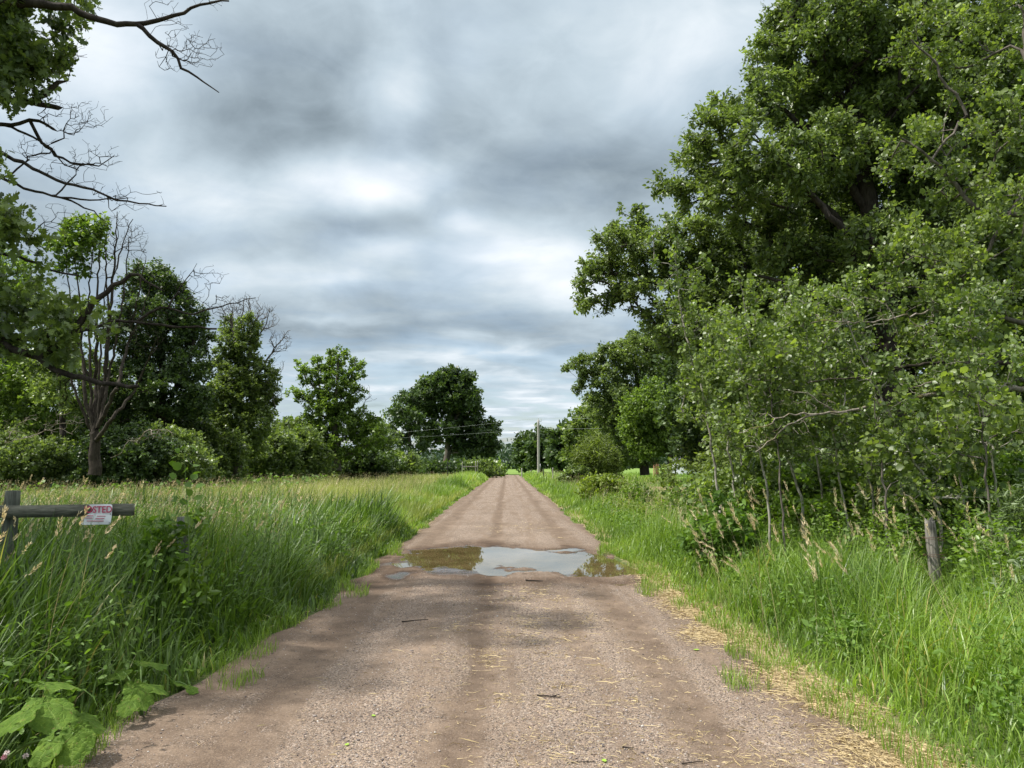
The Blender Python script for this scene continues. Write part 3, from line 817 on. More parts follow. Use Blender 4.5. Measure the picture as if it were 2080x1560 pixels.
def build_straw():
    rng = np.random.default_rng(5)
    xs, ys = [], []
    def patch(cx, cy, sx, sy, n):
        n = int(n * 2.2); xs.append(cx + rng.normal(size=n) * sx); ys.append(cy + rng.normal(size=n) * sy)
    for cx, cy, sx, sy, n in ((0.45, 5.6, 0.55, 0.8, 170), (0.15, 7.4, 0.3, 0.6, 130), (0.5, 8.5, 0.4, 0.7, 150), (1.0, 6.3, 0.3, 0.5, 70), (0.2, 9.8, 0.3, 0.5, 110), (-0.15, 6.6, 0.05, 0.2, 45),
                              (0.9, 4.6, 0.5, 0.4, 90), (1.5, 4.4, 0.25, 0.4, 130), (-0.9, 5.6, 0.7, 0.9, 40), (0.55, 4.2, 0.4, 0.25, 60), (0.2, 20, 0.5, 1.2, 120)):
        patch(cx, cy, sx * 1.2, sy, n); [patch(cx + rng.normal() * sx, cy + rng.normal() * sy, 0.10, 0.08, n // 8) for _ in range(5)]
    for i in range(34):                                   # dead grass along the right edge
        yy = rng.uniform(2.9, 15); patch(2.08 + rng.normal() * 0.11, yy, 0.14, 0.20, 260)
    for i in range(16):
        yy = rng.uniform(2.9, 5.5); patch(2.22 + rng.normal() * 0.10, yy, 0.12, 0.15, 260)
    for i in range(12):
        yy = rng.uniform(6, 25); patch(-2.22, yy, 0.10, 0.4, 30)
    x = np.concatenate(xs); y = np.concatenate(ys); n = len(x)
    ok = (np.abs(road_z(x, y)) < 0.035) & (y > 2.5); x = x[ok]; y = y[ok]; n = len(x)
    L = rng.uniform(0.012, 0.06, n) * (1 + 1.6 * (rng.uniform(0, 1, n) < 0.14)); a = rng.uniform(0, 6.28, n); w = rng.uniform(0.0004, 0.0009, n) * (1 + y * 0.09)
    z0 = np.where(np.abs(x) < 2.1, road_z(x, y), ground_z(x, y)) + 0.006 + rng.uniform(0, 0.018, n) * (np.abs(x) > 1.9)
    d = np.stack([np.cos(a), np.sin(a)], 1); p = np.stack([-d[:, 1], d[:, 0]], 1)
    bend = rng.normal(size=n) * 0.12
    V = np.empty((n, 6, 3))
    for j, t in enumerate((-0.5, 0.0, 0.5)):
        cx = x + d[:, 0] * L * t + p[:, 0] * L * bend * (t == 0); cy = y + d[:, 1] * L * t + p[:, 1] * L * bend * (t == 0)
        for k, sg in enumerate((-1, 1)):
            V[:, 2 * j + k, 0] = cx + sg * p[:, 0] * w; V[:, 2 * j + k, 1] = cy + sg * p[:, 1] * w
            V[:, 2 * j + k, 2] = z0 + (0.006 * rng.uniform(0, 1, n) if t == 0 else 0) + sg * 0.0008
    f = np.array([[0, 1, 3, 2], [2, 3, 5, 4]])
    Fc = (f[None] + (np.arange(n) * 6)[:, None, None]).reshape(-1, 4)
    o = mk('straw', V.reshape(-1, 3), [Fc], M['straw'], attrs={'tint': ('FACE', np.repeat(np.clip(rng.normal(size=n) * 0.25 + 0.5, 0, 1), 2))})
    tag(o, 'scattered dry yellow straw lying on the road and its right edge', 'straw', kind='stuff')

def tube(pts, radii, k=6):
    S = Skel(); par = -1
    for p, r in zip(pts, radii): par = S.add(p, par, r)
    return S.mesh(0.001, sides=(k, k, k))

def twig(px, py, D, ln, ang, r, label, fork=False, seed=0, mat='bark_brown'):
    rng = np.random.default_rng(seed)
    c = P(px, py, D); x0, y0 = c[0], D
    S = Skel(); par = -1
    for i in range(6):
        t = i / 5 - 0.5
        x = x0 + math.cos(ang) * ln * t + rng.normal() * ln * 0.015; y = y0 + math.sin(ang) * ln * t + rng.normal() * ln * 0.015
        par = S.add((x, y, float(road_z(x, y)) + r * 1.0 + 0.004), par, r * (1 - 0.09 * i))
    if fork:
        q = S.p[3]
        b = ang + 0.7
        i2 = S.add(q + np.array([math.cos(b), math.sin(b), 0.06]) * ln * 0.2, 3, r * 0.6)
        S.add(q + np.array([math.cos(b + .1), math.sin(b + .1), 0.05]) * ln * 0.4, i2, r * 0.4)
    V, Fs = S.mesh(r, sides=(5, 5, 5))
    o = mk('twig', V, Fs, M[mat], origin=(x0, y0, 0)); tag(o, label, 'twig', 'twigs fallen on the road')

def fallen_leaf(px, py, D, size, label, mat, seed):
    rng = np.random.default_rng(seed)
    c = P(px, py, D)
    z = float(road_z(c[0], D)) + 0.008
    a = rng.uniform(0, 6.28); n = 9
    pts = []
    for i in range(n):                                   # curled oval leaf with midrib fold
        t = i / (n - 1); w = 0.33 * math.sin(math.pi * min(1, t * 0.93 + 0.04)) ** 0.8
        for sgn in (-1, 0, 1):
            lx = sgn * w; ly = t - 0.5; lz = 0.10 * abs(sgn) * w + 0.12 * (t - 0.5) ** 2
            pts.append((c[0] + size * (lx * math.cos(a) - ly * math.sin(a)), D + size * (lx * math.sin(a) + ly * math.cos(a)), z + size * lz))
    f = []
    for i in range(n - 1):
        for k in (0, 1): f.append((3 * i + k, 3 * i + k + 1, 3 * i + k + 4, 3 * i + k + 3))
    o = mk('fallen_leaf', pts, [np.array(f)], mat, attrs={'tint': ('FACE', np.full(len(f), 0.8))}, origin=(c[0], D, z), smooth=True)
    tag(o, label, 'leaf', 'leaves fallen on the road')

build_gravel(); build_straw()
twig(843, 1253, 8.1, 0.27, 0.1, 0.007, 'dark stick lying across the left half of the road before the puddle', seed=1, mat='bark_dark')
twig(1115, 1400, 5.5, 0.17, -0.3, 0.006, 'forked pale brown twig in the middle of the straw patches', True, 2)
twig(1405, 1518, 4.35, 0.13, 0.25, 0.004, 'thin brown twig near the right edge closest to the camera', seed=3)
twig(1185, 1522, 4.33, 0.13, 0.05, 0.003, 'thin reddish twig beside the bright green fallen leaf', seed=4)
twig(1275, 1495, 4.55, 0.06, -0.3, 0.005, 'short dark grey chip of wood on the gravel', seed=5, mat='bark_dark')
twig(1085, 1174, 10.9, 0.24, -0.15, 0.012, 'short dark wet stick on the near shore of the puddle', seed=6, mat='bark_dark')
fm = leaf_mat('fallen_green_leaf', (0.10, 0.20, 0.02), (0.30, 0.48, 0.06), 0.3)
fallen_leaf(1227, 1517, 4.35, 0.040, 'bright yellow green leaf on the gravel right of the centre, nearest the camera', fm, 1)
fallen_leaf(1414, 1306, 6.9, 0.055, 'bright green leaf on the brown dirt by the right edge straw', fm, 2)
fallen_leaf(759, 1436, 5.1, 0.035, 'small green leaf on the tan left wheel track', fm, 3)
fallen_leaf(705, 1490, 4.6, 0.035, 'small light green leaf on the left wheel track, nearest the camera', fm, 4)
# ------------------------------------------------------------------ grasses
def build_grasses():
    rng = np.random.default_rng(11)
    WIND = 0.25                                              # blades lean to the right, with the breeze
    # tall lush bank at the left of the road
    n = 54000
    y = 1.5 + 17 * rng.uniform(0, 1, n) ** 1.35
    e = road_half(y, -1)
    dd = rng.uniform(0, 1, n) ** 1.15 * (5.5 + y * 0.25)
    x = -(e + dd - 0.02)
    lush = 0.5 + 0.5 * wn(x, y, 1.1, 0)
    h = (0.20 + 0.98 * sstep(0.0, 0.85, dd)) * (0.82 + 0.22 * lush) * rng.uniform(0.6, 1.08, n)
    h = h * (1 - 0.45 * (1 - sstep(2.2, 4.2, y)) * (1 - sstep(0, 1.2, dd)))
    wd = rng.uniform(0.008, 0.025, n) * (0.9 + y * 0.03)
    clump = wn(x, y, 0.35, 2)
    az = WIND + 1.5 * wn(x, y, 0.7, 0) + rng.normal(size=n) * 1.25
    lean = np.abs(rng.normal(size=n)) * 0.8 + 0.35 + 0.25 * clump + (rng.uniform(0, 1, n) < 0.25) * 1.0
    lean = np.maximum(lean, 0.1)
    tint = 0.36 + 0.14 * wn(x, y, 1.6, 1) + 0.08 * clump + rng.normal(size=n) * 0.21
    grass('tall_grass', 'tall dark green grass leaning over the left road edge', x, y, h, wd, az, lean, tint, 6, 'grass_lush', rng)
    # meadow on the left
    n = 120000
    y = 9.0 * (110 / 9.0) ** rng.uniform(0, 1, n)
    x = -2.4 - rng.uniform(0, 1, n) ** 1.2 * np.minimum(4 + y * 0.85, 75)
    edge = sstep(0, 2.5, -x - 2.3)
    h = (0.42 + 0.40 * edge) * (0.9 + 0.16 * wn(x, y, 5, 2)) * rng.uniform(0.6, 1.1, n)
    h = np.where(y < 14, h * 0.95, h)
    wd = rng.uniform(0.006, 0.011, n) * (0.6 + y * 0.06)
    tint = 0.46 + 0.16 * wn(x, y, 7, 0) + 0.10 * wn(x, y, 1.5, 1) + rng.normal(size=n) * 0.17
    grass('meadow_grass', 'light yellow green meadow grass filling the field on the left', x, y, h, wd, rng.normal(size=n) * 1.3 + WIND, np.abs(rng.normal(size=n)) * 0.5 + 0.15, tint, 4, 'grass_field', rng)
    # lush strip that follows the left edge into the distance
    n = 26000
    y = 14 * (125 / 14.0) ** rng.uniform(0, 1, n)
    dd = rng.uniform(0, 1, n) * 2.4
    x = -(road_half(y, -1) + dd - 0.05)
    h = (0.15 + 0.6 * sstep(0, 0.8, dd)) * (1 + 0.3 * wn(x, y, 2.2, 1)) * rng.uniform(0.6, 1.15, n)
    wd = rng.uniform(0.008, 0.014, n) * (0.6 + y * 0.055)
    tint = 0.5 + 0.22 * wn(x, y, 2.5, 2) + rng.normal(size=n) * 0.15
    grass('verge_grass', 'green grass strip along the far left edge of the road', x, y, h, wd, rng.normal(size=n) * 1.5 + WIND, np.abs(rng.normal(size=n)) * 0.6 + 0.2, tint, 4, 'grass_bright', rng)
    # right verge, bright and sunlit
    n = 52000
    y = 1.8 + 15 * rng.uniform(0, 1, n) ** 1.4
    dd = rng.uniform(0, 1, n) ** 1.1 * (3.6 + y * 0.12)
    x = road_half(y, 1) + dd + 0.04
    h = (0.10 + 0.60 * sstep(0.05, 1.2, dd)) * (1 + 0.22 * wn(x, y, 0.9, 2)) * rng.uniform(0.55, 1.15, n)
    gap = np.exp(-((x / y - 0.548) / 0.028) ** 2) * sstep(5.5, 6.5, y) * (1 - sstep(9.2, 9.6, y))
    h = h * (1 - 0.42 * gap)
    wd = rng.uniform(0.004, 0.015, n) * (0.85 + y * 0.035)
    az = 1.2 * wn(x, y, 0.7, 1) + rng.normal(size=n) * 0.9 + WIND + math.pi * (rng.uniform(0, 1, n) < 0.40)
    lean = np.abs(rng.normal(size=n)) * 0.7 + 0.35 + (rng.uniform(0, 1, n) < 0.25) * 0.9
    tint = 0.45 + 0.16 * wn(x, y, 1.0, 1) + rng.normal(size=n) * 0.22
    grass('bright_grass', 'bright sunlit green grass arching over the right road edge', x, y, h, wd, az, lean, tint, 6, 'grass_bright', rng)
    n = 60000
    y = 13 * (128 / 13.0) ** rng.uniform(0, 1, n)
    dd = rng.uniform(0, 1, n) ** 1.5 * (6 + y * 0.35)
    x = road_half(y, 1) + dd - 0.02
    h = (0.12 + 0.50 * sstep(0, 1.2, dd)) * (1 + 0.25 * wn(x, y, 1.7, 0)) * rng.uniform(0.55, 1.15, n)
    # a mown clearing with a bare brown patch
    clear = np.exp(-(((x - 10.6) / 3.6) ** 2 + ((y - 50) / 13) ** 2) ** 1.5)
    h = h * (1 - 0.85 * clear) * (1 - 0.35 * sstep(0.16, 0.2, x / y) * sstep(18, 24, y))
    wd = rng.uniform(0.007, 0.013, n) * (0.6 + y * 0.055)
    tint = 0.46 + 0.20 * wn(x, y, 2.5, 1) + rng.normal(size=n) * 0.17
    grass('roadside_grass', 'green grass running along the far right side of the road', x, y, h, wd, rng.normal(size=n) * 1.5 + WIND, np.abs(rng.normal(size=n)) * 0.6 + 0.2, tint, 4, 'grass_bright', rng)
    # sparse short tufts creeping onto the road edges
    n = 9000
    y = 2.6 + 13 * rng.uniform(0, 1, n) ** 1.3
    side = rng.uniform(0, 1, n) < 0.5
    k = np.floor(y * 2.3); ctr = wn(k * 7.13, k * 0.0, 1.0, 1) * 0.16
    off = np.abs(rng.normal(size=n)) * 0.16 - 0.14 + ctr
    x = np.where(side, -(road_half(y, -1) + off), road_half(y, 1) + off)
    grass('edge_grass', 'short sparse grass tufts creeping onto the road edges', x, y, rng.uniform(0.04, 0.20, n), rng.uniform(0.003, 0.007, n) * (0.8 + y * .05), rng.uniform(0, 6.28, n), np.abs(rng.normal(size=n)) * 0.8 + 0.2,
          0.5 + rng.normal(size=n) * 0.2, 4, 'grass_bright', rng, z=road_z(x, y) * 0 - 0.01)
    # plumes
    n = 120
    px = rng.uniform(1430, 2080, n); y = rng.uniform(5.6, 11.0, n)
    x = np.array([P(a, 1000, b)[0] for a, b in zip(px, y)])
    seedheads('reed_grass', 'pale straw coloured reed grass plumes standing above the right verge', x, y, rng.uniform(0.60, 1.25, n) + 0.25 * (rng.uniform(0, 1, n) < 0.12), math.pi + rng.normal(size=n) * 0.7, np.abs(rng.normal(size=n)) * 0.35 + 0.15, rng.uniform(0.10, 0.19, n), rng.uniform(0.0045, 0.0075, n), rng, 44, 0.0035, 6, 0.85)
    n = 200
    y = rng.uniform(4.5, 13, n); x = -(2.8 + rng.uniform(0, 1, n) * (1.0 + y * 0.45))
    k = (np.abs(x / y + 0.533) > 0.032) | (y > 7.4); x = x[k]; y = y[k]; n = len(x)
    seedheads('brome_grass', 'tan seed heads on thin stalks above the left grass bank', x, y, rng.uniform(0.85, 1.28, n), rng.normal(size=n) * 0.9, rng.uniform(0.2, 0.9, n), rng.uniform(0.09, 0.15, n), rng.uniform(0.010, 0.02, n), rng, 26, 0.0035, 6, 0.65)
    n = 17000
    y = 10 * (95 / 10.0) ** rng.uniform(0, 1, n); x = -3.6 - rng.uniform(0, 1, n) * np.minimum(4 + y * 0.85, 70)
    seedheads('meadow_seed_heads', 'hazy tan seed heads over the meadow on the left', x, y, 0.70 + 0.25 * rng.uniform(0, 1, n) + 0.05 * wn(x, y, 5, 1), rng.normal(size=n) + WIND, rng.uniform(0.1, 0.6, n), rng.uniform(0.07, 0.14, n), rng.uniform(0.008, 0.014, n) * (0.7 + y * 0.03), rng, 5, 0.01, 2, 0.55)
    n = 1500
    y = 14 * (120 / 14.0) ** rng.uniform(0, 1, n); x = 2.9 + rng.uniform(0, 1, n) * (2 + y * 0.06)
    seedheads('roadside_seed_heads', 'tan seed heads over the far right roadside grass', x, y, rng.uniform(0.55, 0.95, n), rng.normal(size=n) + WIND, rng.uniform(0.1, 0.6, n), rng.uniform(0.08, 0.14, n), rng.uniform(0.008, 0.015, n) * (0.7 + y * 0.03), rng, 6, 0.008, 2, 0.5)

def build_weeds():
    """low broad-leaved ground cover between the grasses on both verges"""
    rng = np.random.default_rng(31)
    def patch(name, label, x, y, hmax, lpp, ls, mat, kind='round'):
        k = (np.abs(x / y - 0.548) > 0.035) | (y > 9.5); x = x[k]; y = y[k]
        n = len(x)
        hh = hmax * rng.uniform(0.5, 1.0, n)
        u = rng.uniform(0.15, 1.0, (n, lpp))
        pos = np.stack([x[:, None] + rng.normal(size=(n, lpp)) * 0.07, y[:, None] + rng.normal(size=(n, lpp)) * 0.07, ground_z(x, y)[:, None] + u * hh[:, None]], -1).reshape(-1, 3)
        V, Fs, per = leaves(pos, ls * rng.uniform(0.6, 1.3, len(pos)) * np.repeat(0.8 + y * 0.02, lpp), kind, 0.6, 0.2, rng)
        t = np.clip(np.repeat(0.45 + rng.normal(size=n) * 0.12, lpp) + rng.normal(size=n * lpp) * 0.15, 0, 1)
        o = mk(name, V, Fs, M[mat], attrs={'tint': ('FACE', np.repeat(t, per))}); tag(o, label, 'weeds', kind='stuff')
    n = 1100; y = rng.uniform(3, 14, n); x = -(2.4 + rng.uniform(0, 1, n) ** 0.8 * 4)
    patch('weeds', 'low leafy weeds among the tall grass on the left bank', x, y, 0.95, 14, 0.055, 'weed', 'ovate')
    n = 2800; y = 3.5 + 22 * rng.uniform(0, 1, n) ** 1.3; x = 2.6 + rng.uniform(0, 1, n) ** 0.9 * (1.5 + y * 0.22)
    patch('verge_weeds', 'leafy green weeds among the grass on the right verge', x, y, 0.6, 16, 0.052, 'weed', 'ovate')
    n = 700; y = rng.uniform(15, 30, n); x = 3.2 + rng.uniform(0, 1, n) * 3.5
    patch('bramble', 'yellow green brambles on the right verge beyond the puddle', x, y, 0.6, 24, 0.075, 'yellowbush', 'ovate')
    n = 2300; y = 7.5 + 14 * rng.uniform(0, 1, n) ** 1.3; x = np.maximum(4.0, 0.265 * y) + rng.uniform(0, 1, n) * (3 + y * 0.3)
    patch('undergrowth', 'dense shaded undergrowth below the saplings on the right', x, y, 1.15, 26, 0.065, 'bush', 'ovate')
    n = 1600; y = rng.uniform(24, 66, n); x = -y * rng.uniform(0.18, 0.72, n) - 3; k = y > 24 + 0.25 * np.abs(x) * 0; x = x[k]; y = y[k]
    patch('field_weeds', 'scattered leafy weeds poking out of the meadow', x, y, 0.95, 8, 0.10, 'weed')

build_grasses(); build_weeds()

# ------------------------------------------------------------------ plants of the foreground
def big_leaf(center, size, axis_az, tilt, seed, aspect=0.85, wave=0.05):
    """one heart-shaped, wavy leaf blade as a fine mesh; base at center"""
    rng = np.random.default_rng(seed)
    nr, na = 14, 80
    ph = rng.uniform(0, 6.28, 4)
    pts = []
    for i in range(nr + 1):
        r = i / nr
        for j in range(na):
            t = j / na * 2 * math.pi
            R = (0.60 + 0.30 * math.cos(t) + 0.10 * math.cos(2 * t))
            if abs(t - math.pi) < 0.55: R *= 0.30 + 0.70 * (abs(t - math.pi) / 0.55)
            R *= 1 + (0.045 * math.sin(9 * t + ph[0]) + 0.03 * math.sin(17 * t + ph[1]) + 0.025 * math.sin(23 * t + ph[2])) * r * r
            x = R * r * math.cos(t); y = R * r * math.sin(t) * aspect * 1.1
            z = wave * (0.9 * math.sin(5 * t + ph[2]) * r ** 3 + 0.5 * math.sin(3 * t + ph[3]) * r + 0.45 * math.sin(11 * t + ph[0]) * r ** 3 + 0.25 * math.sin(14 * r + 3 * t + ph[1])) - 0.07 * r * r * abs(math.sin(t)) - 0.14 * x * abs(x) + 0.022 * abs(math.sin(5.0 * t)) * r
            pts.append((x, y, z))
    p = np.array(pts) * size
    ct, st = math.cos(tilt), math.sin(tilt)
    q = np.stack([p[:, 0] * ct + p[:, 2] * st, p[:, 1], -p[:, 0] * st + p[:, 2] * ct], 1)
    ca, sa = math.cos(axis_az), math.sin(axis_az)
    V = np.stack([q[:, 0] * ca - q[:, 1] * sa, q[:, 0] * sa + q[:, 1] * ca, q[:, 2]], 1) + np.asarray(center)
    f = []
    for i in range(nr):
        for j in range(na): f.append((i * na + j, i * na + (j + 1) % na, (i + 1) * na + (j + 1) % na, (i + 1) * na + j))
    uvx = np.tile(np.arange(na) / na, nr + 1)
    return V, np.array(f), uvx

def mat_burdock():
    m, T, b, out = principled('burdock_leaf')
    at = T.new('ShaderNodeAttribute', attribute_name='vein'); tc = T.new('ShaderNodeTexCoord')
    n = T.noise(tc.outputs['Object'], 18, 5, 0.6)
    col = T.ramp(n, [(0.3, (0.065, 0.125, 0.016)), (0.55, (0.11, 0.19, 0.026)), (0.8, (0.165, 0.24, 0.035))])
    col = T.mix(T.math('MULTIPLY', at.outputs['Fac'], 0.35), col, (0.30, 0.40, 0.12))
    n2 = T.noise(tc.outputs['Object'], 55, 3, 0.5)
    col = T.mix(T.ramp(n2, [(0.64, 0.0), (0.70, 0.8)]), col, (0.20, 0.15, 0.06))
    T.put(b.inputs['Base Color'], col); b.inputs['Roughness'].default_value = 0.7; b.inputs['Specular IOR Level'].default_value = 0.15
    tr = T.new('ShaderNodeBsdfTranslucent'); T.put(tr.inputs[0], T.mix(1.0, col, (1.4, 1.5, 0.5), 'MULTIPLY'))
    bp = T.new('ShaderNodeBump'); bp.inputs['Strength'].default_value = 0.6; bp.inputs['Distance'].default_value = 0.006
    vv = T.new('ShaderNodeTexVoronoi', feature='DISTANCE_TO_EDGE'); T.put(vv.inputs['Vector'], tc.outputs['Object']); vv.inputs['Scale'].default_value = 42.0
    net = T.ramp(vv.outputs['Distance'], [(0.0, 0.0), (0.12, 1.0)])
    h = T.math('SUBTRACT', T.math('MULTIPLY_ADD', net, 0.7, T.math('MULTIPLY', n, 0.6)), T.math('MULTIPLY', at.outputs['Fac'], 0.8))
    col = T.mix(net, T.mix(1.0, col, (1.25, 1.2, 1.2), 'MULTIPLY'), T.mix(1.0, col, (0.88, 0.90, 0.85), 'MULTIPLY')); T.put(b.inputs['Base Color'], col)
    T.put(bp.inputs['Height'], h); T.l.new(bp.outputs[0], b.inputs['Normal'])
    ms = T.new('ShaderNodeMixShader'); ms.inputs[0].default_value = 0.3
    T.l.new(b.outputs[0], ms.inputs[1]); T.l.new(tr.outputs[0], ms.inputs[2]); T.l.new(ms.outputs[0], out.inputs[0])
    return m
M['burdock'] = mat_burdock()
M['stem'] = plain_mat('green_stem', (0.12, 0.19, 0.05), 0.6, 0.3, 0.25)
M['stem_red'] = plain_mat('reddish_stem', (0.16, 0.10, 0.06), 0.6, 0.3, 0.25)

def vein_attr(nr=14, na=80):
    a = []
    for i in range(nr + 1):
        for j in range(na):
            on = 1.0 if j % 10 == 0 else 0.0
            a.append(on * (1 - 0.4 * i / nr))
    return np.array(a)

def broadleaf(name, label, cat, base, specs, group=None, petiole=0.008, mat='burdock'):
    """rosette: every spec is (tip of the petiole, size, azimuth, tilt, seed)"""
    root = empty(name, base); tag(root, label, cat, group)
    for (c, size, az, tilt, seed) in specs:
        V, f, _ = big_leaf(c, size, az, tilt, seed)
        lf = mk('leaf', V, [f], M[mat], root, {'vein': ('POINT', vein_attr())}, smooth=True)
        b0 = np.asarray(base, dtype=float); c = np.asarray(c, dtype=float)
        mid = 0.5 * (b0 + c) + np.array([0, 0, 0.25 * np.linalg.norm(c - b0)])
        pts = [(1 - t) ** 2 * b0 + 2 * t * (1 - t) * mid + t * t * c for t in np.linspace(0, 1, 7)]
        V, Fs = tube(pts, np.linspace(petiole, petiole * 0.6, 7), 6)
        mk('petiole', V, Fs, M['stem'], root, smooth=True)
    return root

def q(px, py, y): return P(px, py, y)
b = np.array([-2.62, 4.05, 0.0])
broadleaf('burdock', 'large burdock with broad wavy light green leaves at the left road corner', 'burdock', b, [
    (q(90, 1425, 4.05), 0.21, -0.6, 0.40, 1), (q(60, 1440, 3.95), 0.17, -2.3, 0.5, 2), (q(90, 1390, 4.35), 0.18, 0.6, 0.15, 3), (q(150, 1490, 3.9), 0.15, -1.1, 0.8, 4), (q(105, 1505, 3.85), 0.13, -1.8, 0.7, 5), (q(10, 1420, 4.3), 0.16, 2.4, 0.2, 21)])
broadleaf('burdock', 'small burdock with two yellow green leaves between the big one and the road', 'burdock', np.array([-2.38, 4.45, 0.0]), [
    (q(160, 1455, 4.4), 0.17, 0.1, 0.45, 6), (q(162, 1478, 4.3), 0.13, -0.8, 0.7, 7)])
broadleaf('burdock', 'spreading burdock drooping onto the gravel under the tall left grass', 'burdock', np.array([-2.35, 5.15, 0.0]), [
    (q(275, 1395, 5.1), 0.17, -0.6, 0.7, 8), (q(300, 1392, 5.2), 0.14, 0.2, 0.35, 9), (q(265, 1420, 4.95), 0.12, -1.5, 0.6, 10), (q(250, 1365, 5.4), 0.20, -2.6, 0.2, 11), (q(285, 1345, 5.5), 0.18, 0.6, 0.2, 12)])
broadleaf('burdock', 'last small burdock, farthest along the left gravel edge', 'burdock', np.array([-2.28, 5.75, 0.0]), [
    (q(355, 1385, 5.7), 0.10, 0.4, 0.3, 13), (q(375, 1360, 5.8), 0.09, 1.2, 0.1, 14), (q(385, 1395, 5.6), 0.08, -0.5, 0.4, 15)])

M['clover_pink'] = plain_mat('clover_pink', (0.62, 0.30, 0.36), 0.7, 0.2, 0.35, 90)
M['clover_white'] = plain_mat('clover_white', (0.72, 0.62, 0.60), 0.7, 0.2, 0.25, 90)
def clover(px, py, y, label, mat, seed):
    rng = np.random.default_rng(seed)
    top = P(px, py, y); base = np.array([top[0] + 0.02, y + 0.03, 0.0])
    root = empty('clover', base); tag(root, label, 'flower', 'clover flowers in the left corner')
    pts = [base + (top - base) * t + np.array([0.012 * math.sin(3 * t), 0, 0]) for t in np.linspace(0, 1, 6)]
    pts[-1] = top
    V, Fs = tube(pts, [0.0016] * 6, 5); mk('stem', V, Fs, M['stem'], root)
    n = 70; d = unit(rng.normal(size=(n, 3)) + np.array([0, 0, 0.35]))
    V, Fs, per = leaves(top + d * 0.003, np.full(n, 0.013), 'lance', 0.0, 0.0, rng, d * 9)
    mk('flower_head', V, Fs, M[mat], root)
    for k in range(3):
        c = base + (top - base) * 0.55 + np.array([0.0, 0, 0])
        a = k * 2.1 + seed; dirv = np.array([[math.cos(a), math.sin(a), 0.2]])
        V, Fs, per = leaves(c[None], np.array([0.03]), 'round', 0.9, 0, rng, dirv * 6)
        mk('leaf', V, Fs, M['weed'], root, {'tint': ('FACE', np.full(per, 0.5))})
clover(8, 1538, 3.9, 'pink clover bloom lowest at the left border under the burdock', 'clover_pink', 1)
clover(14, 1530, 3.8, 'pale pink clover bloom beside the left border', 'clover_white', 2)
clover(52, 1536, 3.85, 'whitish clover bloom under the middle of the burdock', 'clover_white', 3)
clover(72, 1553, 3.8, 'rosy clover bloom at the bottom edge by the road', 'clover_pink', 4)

def leafy_stalk(name, label, cat, px, D, top_py, nl, ls, seed, mat='weed', kind='round', lean=0.0, r=0.006, spread=1.0, stem='stem', u0=0.35):
    rng = np.random.default_rng(seed)
    bx = P(px, 1000, D)[0]; base = np.array([bx, D, 0.0]); top = P(px, top_py, D); top = top + np.array([lean, 0, 0])
    root = empty(name, base); tag(root, label, cat)
    pts = [base + (top - base) * t + np.array([0.03 * math.sin(4 * t), 0.02 * math.sin(5 * t), 0]) for t in np.linspace(0, 1, 9)]
    V, Fs = tube(pts, np.linspace(r, r * 0.4, 9), 6); mk('stem', V, Fs, M[stem], root, smooth=True)
    u = np.linspace(u0, 1.0, nl); A = np.array(pts)
    t = u * 8; i = np.minimum(t.astype(int), 7); fr = (t - i)[:, None]
    pos = A[i] * (1 - fr) + A[i + 1] * fr
    a = np.arange(nl) * 2.4; d = np.stack([np.cos(a), np.sin(a), np.full(nl, 0.25)], 1)
    V, Fs, per = leaves(pos + d * ls * 0.15 * spread, ls * rng.uniform(0.75, 1.2, nl) * (1.05 - 0.45 * u), kind, 0.55, 0.1, rng, d * 3)
    mk('foliage', V, Fs, M[mat], root, {'tint': ('FACE', np.repeat(np.clip(0.55 + rng.normal(size=nl) * 0.2, 0, 1), per))})
    return root

leafy_stalk('basswood_sapling', 'young sapling with broad leaves rising above the left grass beside the hidden fence end', 'sapling', 386, 6.9, 905, 26, 0.12, 3, spread=4.0, u0=0.68, lean=-0.02, r=0.006)
leafy_stalk('milkweed', 'milkweed with broad pale leaves in the right verge grass', 'milkweed', 1715, 6.4, 1250, 14, 0.17, 4, kind='ovate', r=0.008)
leafy_stalk('milkweed', 'smaller milkweed with a single broad leaf turned to the road', 'milkweed', 1645, 6.6, 1262, 9, 0.15, 5, kind='ovate', r=0.006)
leafy_stalk('goldenrod', 'goldenrod tip with narrow leaves among the dark grass by the left border', 'goldenrod', 20, 5.4, 1175, 46, 0.13, 6, mat='yellowbush', kind='lance')
leafy_stalk('goldenrod', 'goldenrod shoot with narrow leaves below the white sign', 'goldenrod', 246, 6.4, 1085, 40, 0.12, 7, mat='weed', kind='lance')
leafy_stalk('goldenrod', 'goldenrod shoot in the right grass near the grey fence post', 'goldenrod', 1985, 8.2, 1110, 46, 0.14, 8, mat='weed', kind='lance')
leafy_stalk('goldenrod', 'goldenrod shoot standing in the grass left of the puddle', 'goldenrod', 690, 10.5, 1010, 36, 0.13, 9, mat='weed', kind='lance')
leafy_stalk('raspberry_shoot', 'raspberry shoot with bright leaflets above the burdock', 'raspberry', 130, 4.6, 1345, 36, 0.075, 10, kind='ovate', spread=2.5)
leafy_stalk('raspberry_shoot', 'raspberry shoot with bright leaflets at the left border', 'raspberry', 25, 4.7, 1345, 36, 0.075, 11, kind='ovate', spread=2.5)
leafy_stalk('raspberry_shoot', 'leaf shoot glowing in the middle of the left grass bank', 'raspberry', 262, 6.0, 1205, 16, 0.09, 12, kind='round', spread=2.0, mat='yellowbush')
